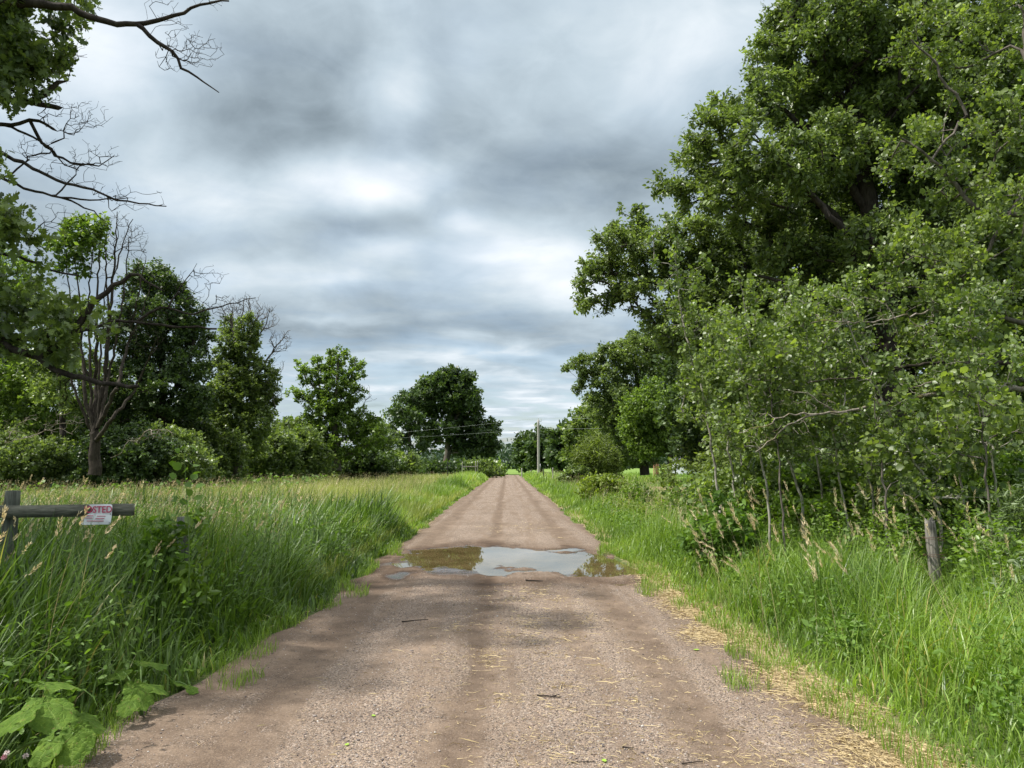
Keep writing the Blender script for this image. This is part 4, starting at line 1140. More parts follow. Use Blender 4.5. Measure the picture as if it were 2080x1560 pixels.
# ------------------------------------------------------------------ fences, sign, poles, far house
M['post_dark'] = wood_mat('dark_fence_wood', (0.045, 0.050, 0.040), (0.15, 0.16, 0.13), 'z')
M['rail_dark'] = wood_mat('dark_rail_wood', (0.060, 0.062, 0.048), (0.19, 0.19, 0.15), 'x')
M['post_grey'] = wood_mat('weathered_wood', (0.075, 0.067, 0.056), (0.34, 0.315, 0.28), 'z')
M['pole_wood'] = wood_mat('pole_wood', (0.24, 0.225, 0.20), (0.42, 0.40, 0.37), 'z')
M['white_paint'] = plain_mat('white_sign', (0.80, 0.82, 0.84), 0.45, 0.4, 0.06, 12)
M['red_ink'] = plain_mat('red_ink', (0.52, 0.05, 0.13), 0.5, 0.3, 0.15, 60)
M['steel'] = plain_mat('dull_steel', (0.22, 0.22, 0.22), 0.5, 0.5, 0.2, 30, 0.6)
M['rusty'] = plain_mat('rusty_wire', (0.12, 0.07, 0.045), 0.8, 0.3, 0.4, 60)
M['dark_iron'] = plain_mat('dark_iron', (0.03, 0.03, 0.028), 0.7, 0.3, 0.3, 30)
M['porcelain'] = plain_mat('grey_porcelain', (0.50, 0.51, 0.52), 0.3, 0.5, 0.1, 30)
M['orange_wood'] = plain_mat('orange_wood', (0.36, 0.19, 0.12), 0.8, 0.2, 0.3, 14)
M['house_wall'] = plain_mat('white_siding', (0.52, 0.55, 0.60), 0.7, 0.3, 0.06, 6)
M['house_roof'] = plain_mat('grey_shingle', (0.12, 0.12, 0.13), 0.9, 0.2, 0.25, 40)

def round_post(cx, cy, r, z0, z1, lean=(0, 0), seed=0, k=18, flare=0.0, split=False):
    """a turned post with worn, uneven top and slightly lumpy sides"""
    rng = np.random.default_rng(seed)
    nz = 14; V = []
    ph = rng.uniform(0, 6.28, 5)
    for i in range(nz + 1):
        t = i / nz; z = z0 + (z1 - z0) * t
        for j in range(k):
            a = j / k * 6.283
            rr = r * (1 + 0.03 * math.sin(3 * a + ph[0]) + 0.02 * math.sin(7 * a + ph[1]) + 0.02 * math.sin(5 * t + ph[2] + a)) * (1 + flare * (1 - t))
            if split: rr *= 1 - 0.16 * (abs(math.sin(2 * a + ph[3])) < 0.25) + 0.05 * math.sin(9 * a + 4 * t) - 0.16 * t
            zz = z + ((0.035 * math.sin(a * 2 + ph[4]) + 0.05 * math.sin(a * 5 + ph[0])) * (r / 0.09) if split and i == nz else 0)
            if i == nz: rr *= 0.93
            V.append((cx + lean[0] * t + rr * math.cos(a), cy + lean[1] * t + rr * math.sin(a), zz))
    f = [(i * k + j, i * k + (j + 1) % k, (i + 1) * k + (j + 1) % k, (i + 1) * k + j) for i in range(nz) for j in range(k)]
    V.append((cx + lean[0], cy + lean[1], z1 + 0.006)); c = len(V) - 1
    tri = [(nz * k + j, nz * k + (j + 1) % k, c) for j in range(k)]
    return np.array(V), [np.array(f), np.array(tri)]

def beam(p0, p1, hgt, thick, seed=0, n=10):
    """a sawn board from p0 to p1 with slightly uneven edges"""
    rng = np.random.default_rng(seed)
    p0 = np.array(p0, float); p1 = np.array(p1, float); d = unit(p1 - p0); side = unit(np.cross(d, (0, 0, 1.0))); up = np.cross(side, d)
    V = []
    c = 0.004
    for i in range(n + 1):
        b = p0 + (p1 - p0) * i / n + up * rng.normal() * 0.002
        for (s, u) in ((-1, -1), (-1, 1), (1, 1), (1, -1)):
            V.append(b + side * s * (thick / 2 - (c if False else 0)) + up * u * hgt / 2 * (1 + rng.normal() * 0.012))
    f = []
    for i in range(n):
        for j in range(4): f.append((i * 4 + j, i * 4 + (j + 1) % 4, (i + 1) * 4 + (j + 1) % 4, (i + 1) * 4 + j))
    f.append((3, 2, 1, 0)); f.append((n * 4, n * 4 + 1, n * 4 + 2, n * 4 + 3))
    return np.array(V), [np.array(f)]

def box(c, s, bev=0.0):
    c = np.array(c, float); h = np.array(s, float) / 2
    V = np.array([[sx, sy, sz] for sx in (-1, 1) for sy in (-1, 1) for sz in (-1, 1)]) * h + c
    return V, [np.array([(0, 1, 3, 2), (4, 6, 7, 5), (0, 4, 5, 1), (2, 3, 7, 6), (0, 2, 6, 4), (1, 5, 7, 3)])]

def left_fence():
    D = 7.35
    a = P(22, 1010, D); c = P(374, 1018, D + 0.25)
    root = empty('wooden_fence', (a[0], D, 0)); tag(root, 'dark old wooden brace fence with one plank carrying the white sign', 'fence')
    V, Fs = round_post(a[0] - 0.015, D, 0.066, -0.1, P(20, 997, D)[2], (0.035, 0), 1, flare=0.05); mk('post', V, Fs, M['post_dark'], root, smooth=False)
    V, Fs = round_post(c[0], D + 0.25, 0.06, -0.1, P(374, 1050, D + .25)[2], (0, 0), 2); mk('post', V, Fs, M['post_dark'], root)
    r0 = P(-6, 1040, D - 0.11); r1 = P(272, 1035, D + 0.06)
    V, Fs = beam(r0, r1, 0.112, 0.040, 3); mk('rail', V, Fs, M['rail_dark'], root)
    r2 = P(276, 1037, D + 0.10); r3 = P(345, 1036, D + 0.135)
    # the sign, nailed to the front of the plank
    yS = P(196, 1045, D)[1] - 0.045
    yS = D - 0.11 + 0.17 * (196 + 6) / 278 - 0.026
    s = P(197, 1045, yS)
    w = 60 * yS / F; h = 40 * yS / F
    sg = empty('posted_sign', (s[0], yS, s[2])); tag(sg, 'white rectangular warning sign with red capital letters nailed to the dark plank', 'sign')
    nx, nz = 12, 8; rad = 0.012; V = []; 
    tl = 0.045
    def warp(u, v): return -0.006 * u * u + 0.003 * math.sin(5 * v + 2 * u)
    for side in (0, 1):
        for j in range(nz + 1):
            for i in range(nx + 1):
                u = i / nx * 2 - 1; v = j / nz * 2 - 1
                x = u * w / 2; z = v * h / 2
                if abs(u) > 0.999 and abs(v) > 0.999: x *= 0.955; z *= 0.935
                V.append((s[0] + x + z * tl, yS + warp(u, v) + (0.0015 if side else 0), s[2] + z - x * tl * -0.4))
    k = (nx + 1) * (nz + 1); f = []
    for j in range(nz):
        for i in range(nx):
            a0 = j * (nx + 1) + i
            f.append((a0, a0 + 1, a0 + nx + 2, a0 + nx + 1)); f.append((k + a0, k + a0 + nx + 1, k + a0 + nx + 2, k + a0 + 1))
    mk('panel', V, [np.array(f)], M['white_paint'], sg, smooth=True)
    def text(body, px, pz, size, name, sxx=1.0):
        cu = bpy.data.curves.new(name, 'FONT'); cu.body = body; cu.size = size; cu.extrude = 0.0006; cu.align_x = 'CENTER'; cu.align_y = 'CENTER'; cu.offset = size * 0.012
        o = bpy.data.objects.new(name, cu); COL.objects.link(o)
        bpy.context.view_layer.update()
        me = bpy.data.meshes.new_from_object(o.evaluated_get(bpy.context.evaluated_depsgraph_get()))
        bpy.data.objects.remove(o)
        t = bpy.data.objects.new(name, me); COL.objects.link(t); me.materials.clear(); me.materials.append(M['red_ink'])
        t.parent = sg; t.rotation_euler = (math.radians(90), -tl * 0.4, 0); t.scale = (sxx, 1, 1)
        t.location = (px, -0.0085, pz)
    text('POSTED', 0.0, h * 0.23, h * 0.46, 'lettering', 0.92)
    for (x0, x1, z) in ((-0.34, -0.10, -0.06), (-0.36, -0.13, -0.17), (0.02, 0.30, -0.08), (-0.02, 0.27, -0.20), (-0.30, 0.26, -0.32)):
        V, Fs = box((s[0] + (x0 + x1) / 2 * w + z * h * tl, yS - 0.0078, s[2] + z * h), ((x1 - x0) * w, 0.001, h * 0.030)); mk('red_line', V, Fs, M['red_ink'], sg)
    for (u, v) in ((0.92, 0.05), (-0.92, 0.05), (0.9, -0.82), (-0.9, 0.86)):
        V, Fs = box((s[0] + u * w / 2 + v * h / 2 * tl, yS - 0.009, s[2] + v * h / 2), (0.007, 0.005, 0.007)); mk('nail', V, Fs, M['dark_iron'], sg)
left_fence()

def right_post():
    D = 9.3; c = P(1895, 1100, D)
    root = empty('fence_post', (c[0], D, 0)); tag(root, 'weathered grey split fence post standing in the right grass', 'post')
    V, Fs = round_post(c[0] + 0.03, D, 0.072, -0.1, P(1890, 1060, D)[2], (-0.055, 0), 5, k=26, split=True); mk('post', V, Fs, M['post_grey'], root)
    for z in (0.52, 0.72):
        pts = []
        for i in range(22):
            a = i / 10 * 6.283
            pts.append((c[0] + 0.0 + 0.118 * math.cos(a), D + 0.118 * math.sin(a), z + 0.02 * math.sin(a * 0.7) + 0.004 * i * 0.2))
        V, Fs = tube(pts, [0.0028] * len(pts), 5); mk('wire', V, Fs, M['rusty'], root)
right_post()

def utility_pole():
    D = 120.0; b = P(1094, 960, D); x = b[0]; top = P(1094, 853, D)[2]
    root = empty('utility_pole', (x, D, 0)); tag(root, 'tall pale wooden utility pole right of the far end of the road', 'utility pole')
    V, Fs = round_post(x, D, 0.17, 0.0, top, (-0.02, 0), 8, k=14, flare=0.25); mk('pole', V, Fs, M['pole_wood'], root, smooth=True)
    V, Fs = tube([(x, D, top - 0.45), (x + 0.2, D - 0.05, top - 0.25), (x + 0.42, D - 0.05, top - 0.2)], [0.03] * 3, 6); mk('bracket', V, Fs, M['steel'], root)
    for dx, z0, z1 in ((0.0, top, top + 0.30), (0.42, top - 0.30, top + 0.15)):
        pts = [(x + dx, D - 0.05, z0 + (z1 - z0) * t) for t in np.linspace(0, 1, 9)]
        V, Fs = tube(pts, [0.05, 0.09, 0.05, 0.10, 0.05, 0.10, 0.05, 0.08, 0.03], 8); mk('insulator', V, Fs, M['porcelain'], root)
    V, Fs = box((x + 0.26, D - 0.1, 1.3), (0.14, 0.12, 1.1)); mk('cable_guard', V, Fs, M['steel'], root)
    V, Fs = tube([(x + 0.20, D - 0.1, 1.8), (x + 0.18, D - 0.12, top - 1.0), (x + 0.2, D - .1, top - 0.45)], [0.02] * 3, 5); mk('ground_wire', V, Fs, M['steel'], root)
    wm = plain_mat('aluminium_wire', (0.34, 0.37, 0.34), 0.5, 0.4)
    def wire(dx, z, endz_l, endz_r, sag, label):
        pts = []
        L = P(640, 890, D)[0]; R = P(1420, 850, D - 14)[0]
        for (xe, ze, ye, rev) in ((L, endz_l, D - 2, True), (R, endz_r, D - 14, False)):
            seg = []
            for t in np.linspace(0, 1, 14):
                seg.append((x + dx + (xe - x - dx) * t, D - 0.05 + (ye - D) * t, z + (ze - z) * t - sag * 4 * t * (1 - t)))
            if rev: pts = seg[::-1]
            else: pts += seg[1:]
        V, Fs = tube(pts, [0.010] * len(pts), 5)
        o = mk('power_line', V, Fs, wm, origin=(x, D, 0)); tag(o, label, 'power line', 'wires strung on the utility pole')
    wire(0.0, top + 0.30, P(640, 893, D)[2], P(1420, 843, D - 14)[2], 0.25, 'upper power wire crossing from the pole top in front of the far trees')
    wire(0.15, top - 1.35, P(640, 897, D)[2], P(1420, 861, D - 14)[2], 0.25, 'lower power wire, strung below the pole top in front of the far trees')
utility_pole()

def thin_post(px, D, topy, w, label, mat, seed, name='fence_post', group=None):
    c = P(px, 955, D); root = None
    V, Fs = round_post(c[0], D, w / 2, -0.05, P(px, topy, D)[2], (0, 0), seed, k=8)
    o = mk(name, V, Fs, M[mat], origin=(c[0], D, 0)); tag(o, label, 'post', group)
thin_post(1060, 105, 951, 0.16, 'small pale post where the right grass meets the road end', 'pole_wood', 11)
thin_post(1123, 62, 950, 0.07, 'thin pale post standing in the grass right of the utility pole', 'pole_wood', 12)
thin_post(1104, 80, 951, 0.10, 'short dark post in the grass just right of the utility pole', 'dark_iron', 13)
thin_post(909, 78, 938, 0.08, 'dark metal stake in front of the lone oak at the meadow end', 'dark_iron', 14)

def far_fence():
    D = 80.0
    a = P(941, 945, D); b = P(970, 945, D)
    root = empty('rail_fence', (a[0], D, 0)); tag(root, 'short pale rail between posts at the end of the meadow beside the road', 'fence')
    V, Fs = beam((a[0], D, P(941, 948, D)[2]), (b[0], D, P(970, 948, D)[2]), 0.11, 0.07, 5); mk('rail', V, Fs, M['post_grey'], root)
    for px, ty in ((939, 938), (966, 937), (970, 936)):
        c = P(px, 950, D); V, Fs = round_post(c[0], D + 0.12, 0.04, 0, P(px, ty, D)[2], (0, 0), px, k=8); mk('post', V, Fs, M['pole_wood'], root)
far_fence()

def orange_stump():
    D = 110.0; c = P(1332, 945, D)
    root = empty('wooden_stake', (c[0], D, 0)); tag(root, 'reddish orange wooden stakes bundled upright in the clearing under the right trees', 'stakes')
    for i, (px, ty, r) in enumerate(((1328, 940, 0.09), (1333, 939, 0.16), (1337, 942, 0.10))):
        p = P(px, ty, D); V, Fs = round_post(p[0], D + 0.1 * i, r, 0, p[2], (0.03, 0), 40 + i, k=8); mk('stake', V, Fs, M['orange_wood'], root)
orange_stump()

def far_house():
    D = 125.0; c = P(1396, 940, D); x = c[0]
    root = empty('house', (x, D, 0)); tag(root, 'white gabled shed glimpsed between leaves beyond the right clearing', 'house')
    w, d, e, r = 3.0, 6.0, 2.1, 3.2
    V = np.array([(x - w / 2, D, 0), (x + w / 2, D, 0), (x + w / 2, D, e), (x, D, r), (x - w / 2, D, e), (x - w / 2, D + d, 0), (x + w / 2, D + d, 0), (x + w / 2, D + d, e), (x, D + d, r), (x - w / 2, D + d, e)])
    mk('wall', V, [np.array([(0, 1, 2, 4), (5, 9, 7, 6), (1, 6, 7, 2), (0, 4, 9, 5)]), np.array([(2, 3, 4), (7, 9, 8)])], M['house_wall'], root)
    for s in (-1, 1):
        V = np.array([(x, D - .15, r + .05), (x + s * (w / 2 + .15), D - .15, e - .02), (x + s * (w / 2 + .15), D + d + .15, e - .02), (x, D + d + .15, r + .05)])
        V = np.concatenate([V, V + np.array([0, 0, 0.06])])
        mk('roof', V, [np.array([(0, 1, 2, 3), (4, 7, 6, 5), (0, 4, 5, 1), (1, 5, 6, 2), (2, 6, 7, 3), (3, 7, 4, 0)])], M['house_roof'], root)
    V, Fs = box((x + 0.45, D - 0.02, 1.4), (0.8, 0.05, 0.8)); mk('window', V, Fs, M['dark_iron'], root)
far_house()
# ------------------------------------------------------------------ trees
def gb(px, D):
    return np.array([P(px, 950, D)[0], D, 0.0])
def pl(D, *pts):
    """polyline of photograph points, each (px, py) or (px, py, depth offset)"""
    return [P(p[0], p[1], D + (p[2] if len(p) > 2 else 0)) for p in pts]
def lobes_at(D, items, dens=1.0, ddr=0.0, seed=0, back=0.0):
    """items (px,py,rpx,rpy[,dd]); back adds the unseen far half of the crown"""
    rng = np.random.default_rng(seed + 100); out = []
    for it in items:
        dd = it[4] if len(it) > 4 else rng.uniform(-1, 1) * ddr
        out.append(lobe(it[0], it[1], it[2], it[3], D, dd, dens=dens))
    return out
def ground_pt(px, py, D):                     # trunk base straight below
    p = P(px, py, D); return np.array([p[0], D, 0.0])

# --- far wood beyond the fields: one mass
def far_wood():
    rng = np.random.default_rng(77)
    n = 30000
    x = rng.uniform(-330, 200, n); y = 330 + rng.uniform(0, 60, n) + 30 * wn(x, 0 * x, 60, 1)
    H = 7.0 + 1.6 * wn(x, y, 14, 1) + 0.9 * wn(x, y, 5, 2) + 0.8 * np.abs(wn(x, y, 2.5, 0))
    z = H * rng.uniform(0.0, 1.0, n) ** 0.7
    V, Fs, per = leaves(np.stack([x, y, z], 1), rng.uniform(1.4, 2.8, n), 'clump', 0.35, 0.1, rng)
    t = np.clip(0.4 + 0.18 * wn(x, y, 9, 0) + rng.normal(size=n) * 0.15, 0, 1)
    o = mk('far_forest', V, Fs, M['forest'], attrs={'tint': ('FACE', np.repeat(t, per))}); tag(o, 'dark bluish forest line far beyond the end of the road', 'forest', kind='stuff')
far_wood()

# --- far row on the right, behind the utility pole
for i, (px, D, top, wpx, lab) in enumerate(((1066, 165, 879, 34, 'smallest dark tree at the far end of the right row, left of the utility pole'), (1100, 158, 868, 42, 'dark round tree right behind the utility pole'),
                                            (1142, 150, 862, 46, 'far green tree just right of the utility pole'))):
    h = 950 - top
    build_tree('field_tree', lab, 'tree', gb(px, D), [([gb(px, D), P(px, 950 - h * 0.35, D)], 0.3, 0.2)],
               lobes_at(D, [(px, top + h * .28, wpx * .5, h * .26), (px - wpx * .25, top + h * .55, wpx * .42, h * .26), (px + wpx * .25, top + h * .5, wpx * .45, h * .28), (px, top + h * .8, wpx * .55, h * .22), (px - wpx * .35, top + h * .85, wpx * .3, h * .15)], ddr=2, seed=i),
               'clump', 0.75, 0.9, 22, 5.5, 'oak_dark', 'bark_dark', 0.03, seed=50 + i, group='far row of trees on the right', twigs=False)
D = 136
build_tree('broad_oak', 'broad green oak between the utility pole and the olive bush, crossed by the wires', 'tree', gb(1205, D), [([gb(1205, D), P(1205, 900, D)], 0.4, 0.3)],
           lobes_at(D, [(1178, 890, 30, 45), (1210, 850, 40, 40), (1245, 840, 40, 45), (1235, 900, 45, 50), (1190, 920, 45, 30), (1270, 890, 40, 60)], ddr=3, seed=9), 'clump', 0.65, 0.85, 24, 5.5, 'oak', 'bark_dark', 0.03, seed=60, twigs=False)

# --- lone oak at the end of the meadow
D = 134
build_tree('lone_oak', 'large dark spreading oak standing alone at the end of the meadow left of the road', 'tree', gb(907, D),
           [(pl(D, (907, 957), (908, 915), (911, 870), (915, 820)), 0.62, 0.30), (pl(D, (910, 918), (922, 902), (938, 885), (962, 868)), 0.26, 0.12), (pl(D, (909, 880), (890, 845), (880, 800)), 0.3, 0.15), (pl(D, (911, 865), (940, 830), (955, 790)), 0.3, 0.14)],
           lobes_at(D, [(915, 772, 30, 24), (945, 778, 24, 22), (885, 783, 30, 24), (862, 800, 26, 24), (958, 806, 17, 20), (930, 806, 34, 24), (890, 820, 36, 24), (860, 836, 24, 18), (945, 832, 30, 20), (972, 862, 30, 14), (998, 868, 16, 9), (935, 862, 28, 12),
                        (950, 892, 36, 14), (985, 900, 24, 10), (1002, 912, 13, 9), (990, 885, 20, 10), (965, 922, 30, 9), (895, 868, 28, 16), (872, 892, 26, 12), (930, 915, 22, 8)], ddr=4, seed=3),
           'clump', 0.48, 0.80, 50, 6.2, 'oak_dark', 'bark_grey', 0.03, dead_cov=None, seed=61, twigs=False, shell=0.7)
D = 128
build_tree('meadow_oak', 'lighter oak merging into the left side of the lone dark oak', 'tree', gb(832, D), [(pl(D, (832, 957), (832, 900), (828, 850)), 0.36, 0.2)],
           lobes_at(D, [(825, 818, 24, 18), (845, 808, 20, 18), (808, 842, 20, 16), (832, 850, 32, 18), (800, 868, 14, 12), (820, 882, 30, 14), (855, 872, 22, 14), (845, 912, 26, 10), (806, 900, 16, 9)], ddr=3, seed=4),
           'clump', 0.42, 0.80, 36, 5.2, 'oak_dark', 'bark_dark', 0.03, seed=62, twigs=False, shell=0.7)

# --- knobbly tree
D = 70
build_tree('knobbly_tree', 'tall knobbly tree with upright leafy limbs left of the lone oak', 'tree', gb(682, D),
           [(pl(D, (686, 957), (682, 900), (678, 850)), 0.34, 0.24), (pl(D, (678, 850), (684, 790), (687, 725)), 0.2, 0.06), (pl(D, (680, 845), (705, 790), (722, 740)), 0.16, 0.05), (pl(D, (676, 860), (650, 800), (645, 745)), 0.16, 0.05), (pl(D, (672, 865), (625, 815), (596, 797)), 0.13, 0.04), (pl(D, (648, 800), (625, 775), (612, 745)), 0.1, 0.04), (pl(D, (668, 957, 2), (668, 880, 2)), 0.2, 0.15)],
           lobes_at(D, [(687, 722, 20, 15), (676, 745, 22, 16), (688, 770, 26, 22), (724, 738, 14, 14), (720, 762, 16, 14), (706, 790, 24, 18), (648, 738, 14, 12), (652, 762, 22, 18), (660, 792, 24, 20), (612, 746, 12, 12), (622, 770, 14, 12), (640, 805, 22, 15), (600, 797, 15, 8),
                        (616, 806, 16, 9), (730, 800, 12, 9), (680, 820, 40, 22), (650, 840, 34, 20), (715, 835, 30, 20), (690, 865, 48, 24), (640, 875, 36, 22), (740, 862, 34, 26), (700, 905, 56, 26), (650, 910, 40, 24), (760, 885, 24, 30)], ddr=1.2, seed=5)
           + [lobe(742, 800, 14, 24, D, leafy=False), lobe(756, 808, 12, 10, D, leafy=False)],
           'clump', 0.21, 0.36, 36, 3.4, 'maple', 'bark_grey', 0.012, seed=63, twigs=False, shell=0.7)

# --- hazel thickets along the back edge of the meadow: every bush a thing
EDGE = [(20, 36, 130, 870, 'oak', 'leafy bush at the left border under the trees'), (95, 36, 120, 890, 'oak', 'low bush left of the dead tree trunk'), (250, 36, 130, 860, 'oak_dark', 'dark bush right of the dead tree trunk'), (335, 38, 130, 860, 'oak', 'dark bush under the round dark oak'),
        (405, 45, 100, 850, 'oak', 'mid green bush left of the trunk of the half dead tree'), (545, 62, 90, 870, 'oak', 'green bush right of the half dead tree'), (430, 50, 90, 895, 'oak', 'low bush just left of the trunk of the half dead tree'), (590, 72, 60, 845, 'oak', 'slim dark sapling bush between the half dead tree and the knobbly tree'),
        (625, 66, 60, 870, 'oak', 'bush at the left foot of the knobbly tree'), (745, 76, 70, 912, 'oak_dark', 'low rounded bush right of the knobbly tree'), (800, 100, 60, 915, 'oak', 'bush between the knobbly tree and the lone oak'), (875, 120, 50, 938, 'oak_dark', 'low bush at the left foot of the lone oak'),
        (950, 122, 60, 941, 'oak_dark', 'bush at the right foot of the lone oak'), (985, 100, 36, 936, 'oak', 'small bush by the left road edge at the far end'), (1000, 112, 26, 940, 'bush', 'last green bush before the road end on the left')]
for i, (px, D, wpx, top, mt, lab) in enumerate(EDGE):
    shrub('hazel_bush', lab, 'bush', px, D, wpx, top, mt, 0.0035 * D, 0.0068 * D, 38, 200 + i, 'bushes along the back edge of the meadow', 'clump', 5.5)

# --- half dead tree
D = 49
build_tree('half_dead_tree', 'narrow leafy tree with bare dead branches sticking out of its top', 'tree', gb(483, D),
           [(pl(D, (483, 962), (481, 900), (484, 800), (478, 700), (470, 655)), 0.28, 0.10), (pl(D, (484, 800), (505, 720), (512, 660), (505, 610)), 0.16, 0.03), (pl(D, (484, 820), (525, 760), (560, 705), (585, 672)), 0.12, 0.02), (pl(D, (479, 720), (490, 640), (498, 600)), 0.09, 0.02), (pl(D, (505, 725), (540, 660), (548, 625)), 0.08, 0.02)],
           lobes_at(D, [(466, 668, 14, 26), (505, 668, 18, 30), (457, 705, 19, 26), (502, 715, 22, 38), (442, 748, 20, 20), (478, 760, 30, 36), (532, 752, 14, 20), (550, 765, 12, 14), (500, 805, 44, 40), (450, 800, 34, 34), (535, 800, 26, 36), (470, 852, 46, 36), (440, 870, 38, 30), (520, 855, 38, 34), (480, 900, 56, 34), (435, 915, 30, 26)], ddr=0.8, seed=6)
           + [lobe(505, 628, 32, 34, D, dens=5, leafy=False), lobe(540, 645, 26, 30, D, dens=4.5, leafy=False), lobe(570, 692, 28, 26, D, dens=4, leafy=False), lobe(462, 628, 22, 28, D, dens=4, leafy=False), lobe(555, 790, 24, 30, D, dens=3.5, leafy=False), lobe(560, 740, 20, 30, D, dens=1.6, leafy=False)],
           'clump', 0.16, 0.32, 46, 5.6, 'oak', 'bark_grey', 0.0085, seed=64, twigs=False)

# --- round dark oak behind the dead tree
D = 43
build_tree('round_oak', 'round dark oak behind the dead many stemmed tree', 'tree', gb(335, D), [(pl(D, (335, 960), (332, 860), (330, 760), (325, 640)), 0.26, 0.12), (pl(D, (332, 840), (370, 760), (395, 690)), 0.2, 0.08), (pl(D, (332, 860), (280, 760), (270, 680)), 0.2, 0.08)],
           lobes_at(D, [(305, 560, 38, 26), (330, 575, 36, 26), (280, 590, 36, 34), (350, 612, 44, 34), (385, 640, 34, 30), (300, 640, 54, 40), (350, 675, 52, 36), (398, 690, 28, 34), (260, 680, 50, 44), (320, 735, 60, 44), (385, 745, 40, 34), (260, 770, 50, 44), (340, 800, 56, 44), (395, 815, 34, 36), (290, 850, 60, 44), (370, 870, 50, 40), (220, 850, 44, 44)], ddr=1.5, seed=7),
           'clump', 0.155, 0.34, 44, 5.2, 'oak_dark', 'bark_dark', 0.010, seed=65, twigs=False)

# --- left background trees
D = 40
build_tree('border_oak', 'green oak at the left border behind the overhanging branches', 'tree', gb(72, D), [(pl(D, (78, 960), (82, 880), (70, 780), (50, 700)), 0.22, 0.10), (pl(D, (80, 880), (30, 800)), 0.16, 0.08)],
           lobes_at(D, [(20, 745, 50, 44), (75, 770, 46, 40), (-30, 780, 60, 60), (30, 810, 60, 40), (100, 820, 40, 40), (10, 870, 70, 40), (85, 870, 46, 36), (-50, 700, 60, 60), (50, 620, 50, 50), (10, 560, 60, 50)], ddr=2, seed=8),
           'clump', 0.155, 0.36, 42, 5.0, 'maple', 'bark_dark', 0.010, seed=66, twigs=False)
D = 37
build_tree('slender_oak', 'thin trunked oak between the left border and the dead tree', 'tree', gb(128, D), [(pl(D, (128, 960), (127, 860), (122, 760), (118, 680)), 0.17, 0.08)],
           lobes_at(D, [(115, 700, 44, 40), (90, 730, 40, 30), (140, 760, 46, 34), (170, 740, 36, 30), (110, 800, 36, 26), (165, 820, 34, 26), (150, 640, 40, 36), (100, 640, 44, 36)], ddr=2, seed=12),
           'clump', 0.15, 0.34, 38, 4.6, 'oak', 'bark_dark', 0.010, seed=67, twigs=False)

# --- trees of the wood behind the meadow, filling between the nearer ones
for i, (px, D, top, wpx, mt, lab) in enumerate(((30, 58, 700, 150, 'oak', 'broad tree behind the left border oak'), (185, 60, 760, 130, 'maple', 'light green tree seen between the stems of the dead tree'), (275, 56, 790, 130, 'oak_dark', 'dark tree filling the gap right of the dead tree trunk'),
                                                (410, 62, 790, 110, 'oak', 'tree between the round dark oak and the half dead tree'), (560, 76, 858, 70, 'oak', 'tree right behind the half dead tree'), (617, 84, 852, 60, 'maple', 'small light tree at the left side of the knobbly tree'), (765, 92, 858, 60, 'oak', 'small tree at the right side of the knobbly tree'))):
    h = 955 - top; g = gb(px, D); r = np.random.default_rng(700 + i)
    build_tree('wood_tree', lab, 'tree', g, [([g, P(px, 955 - h * .45, D), P(px + r.normal() * 8, 955 - h * .7, D)], .2, .08)],
               lobes_at(D, [(px + wpx * r.uniform(-.4, .4), top + h * (.12 + .8 * k / 11), wpx * .30, h * .13) for k in range(12)], ddr=1.5, seed=700 + i), 'clump', .0035 * D, .0075 * D, 40, 5.0, mt, 'bark_dark', .01, seed=700 + i, group='trees of the wood behind the meadow', twigs=False)

# --- dead tree with many stems
D = 30
stems = [(pl(D, (192, 965), (191, 920), (192, 880)), 0.25, 0.18)]
for pts, r in ((((190, 890), (172, 800), (166, 700), (160, 590), (150, 520)), .09), (((192, 880), (195, 780), (196, 660), (200, 540), (206, 470)), .10), (((196, 880), (212, 770), (222, 650), (232, 540), (238, 430)), .12), (((200, 880), (240, 780), (262, 690), (280, 600), (296, 530)), .09),
               (((200, 890), (230, 850), (268, 800), (300, 735), (318, 690)), .09), (((192, 870), (184, 760), (180, 640), (184, 550), (190, 500)), .07), (((205, 840), (226, 740), (245, 640), (256, 560), (262, 480)), .07), (((188, 880), (150, 790), (132, 700), (124, 600)), .07),
               (((222, 640), (214, 560), (216, 480), (222, 445)), .05), (((232, 560), (250, 490), (270, 445)), .04), (((198, 860), (205, 700), (212, 600), (214, 540)), .06), (((178, 780), (150, 660), (138, 560), (135, 510)), .05), (((262, 690), (288, 640), (306, 580)), .04)):
    stems.append((pl(D, *[(a, b_, random.Random(a * b_).uniform(-.6, .6)) for a, b_ in pts]), r, 0.015))
build_tree('dead_tree', 'tall dead tree with many bare upright stems and one green tuft at its top', 'tree', gb(192, D), stems,
           [lobe(165, 470, 38, 28, D), lobe(140, 500, 34, 24, D), lobe(190, 455, 26, 20, D), lobe(150, 540, 30, 20, D), lobe(180, 500, 30, 26, D)]
           + [lobe(240, 470, 34, 46, D, dens=5.0, leafy=False), lobe(275, 490, 26, 40, D, dens=5, leafy=False), lobe(205, 520, 34, 60, D, dens=2, leafy=False), lobe(290, 560, 26, 50, D, dens=2, leafy=False), lobe(150, 610, 34, 60, D, dens=1.5, leafy=False), lobe(250, 640, 50, 60, D, dens=1.3, leafy=False), lobe(300, 690, 30, 50, D, dens=1.2, leafy=False)],
           'diamond', 0.17, 0.28, 30, 4.5, 'maple', 'bark_brown', 0.0055, seed=68, twigs=False, step=0.3, w=0.15)
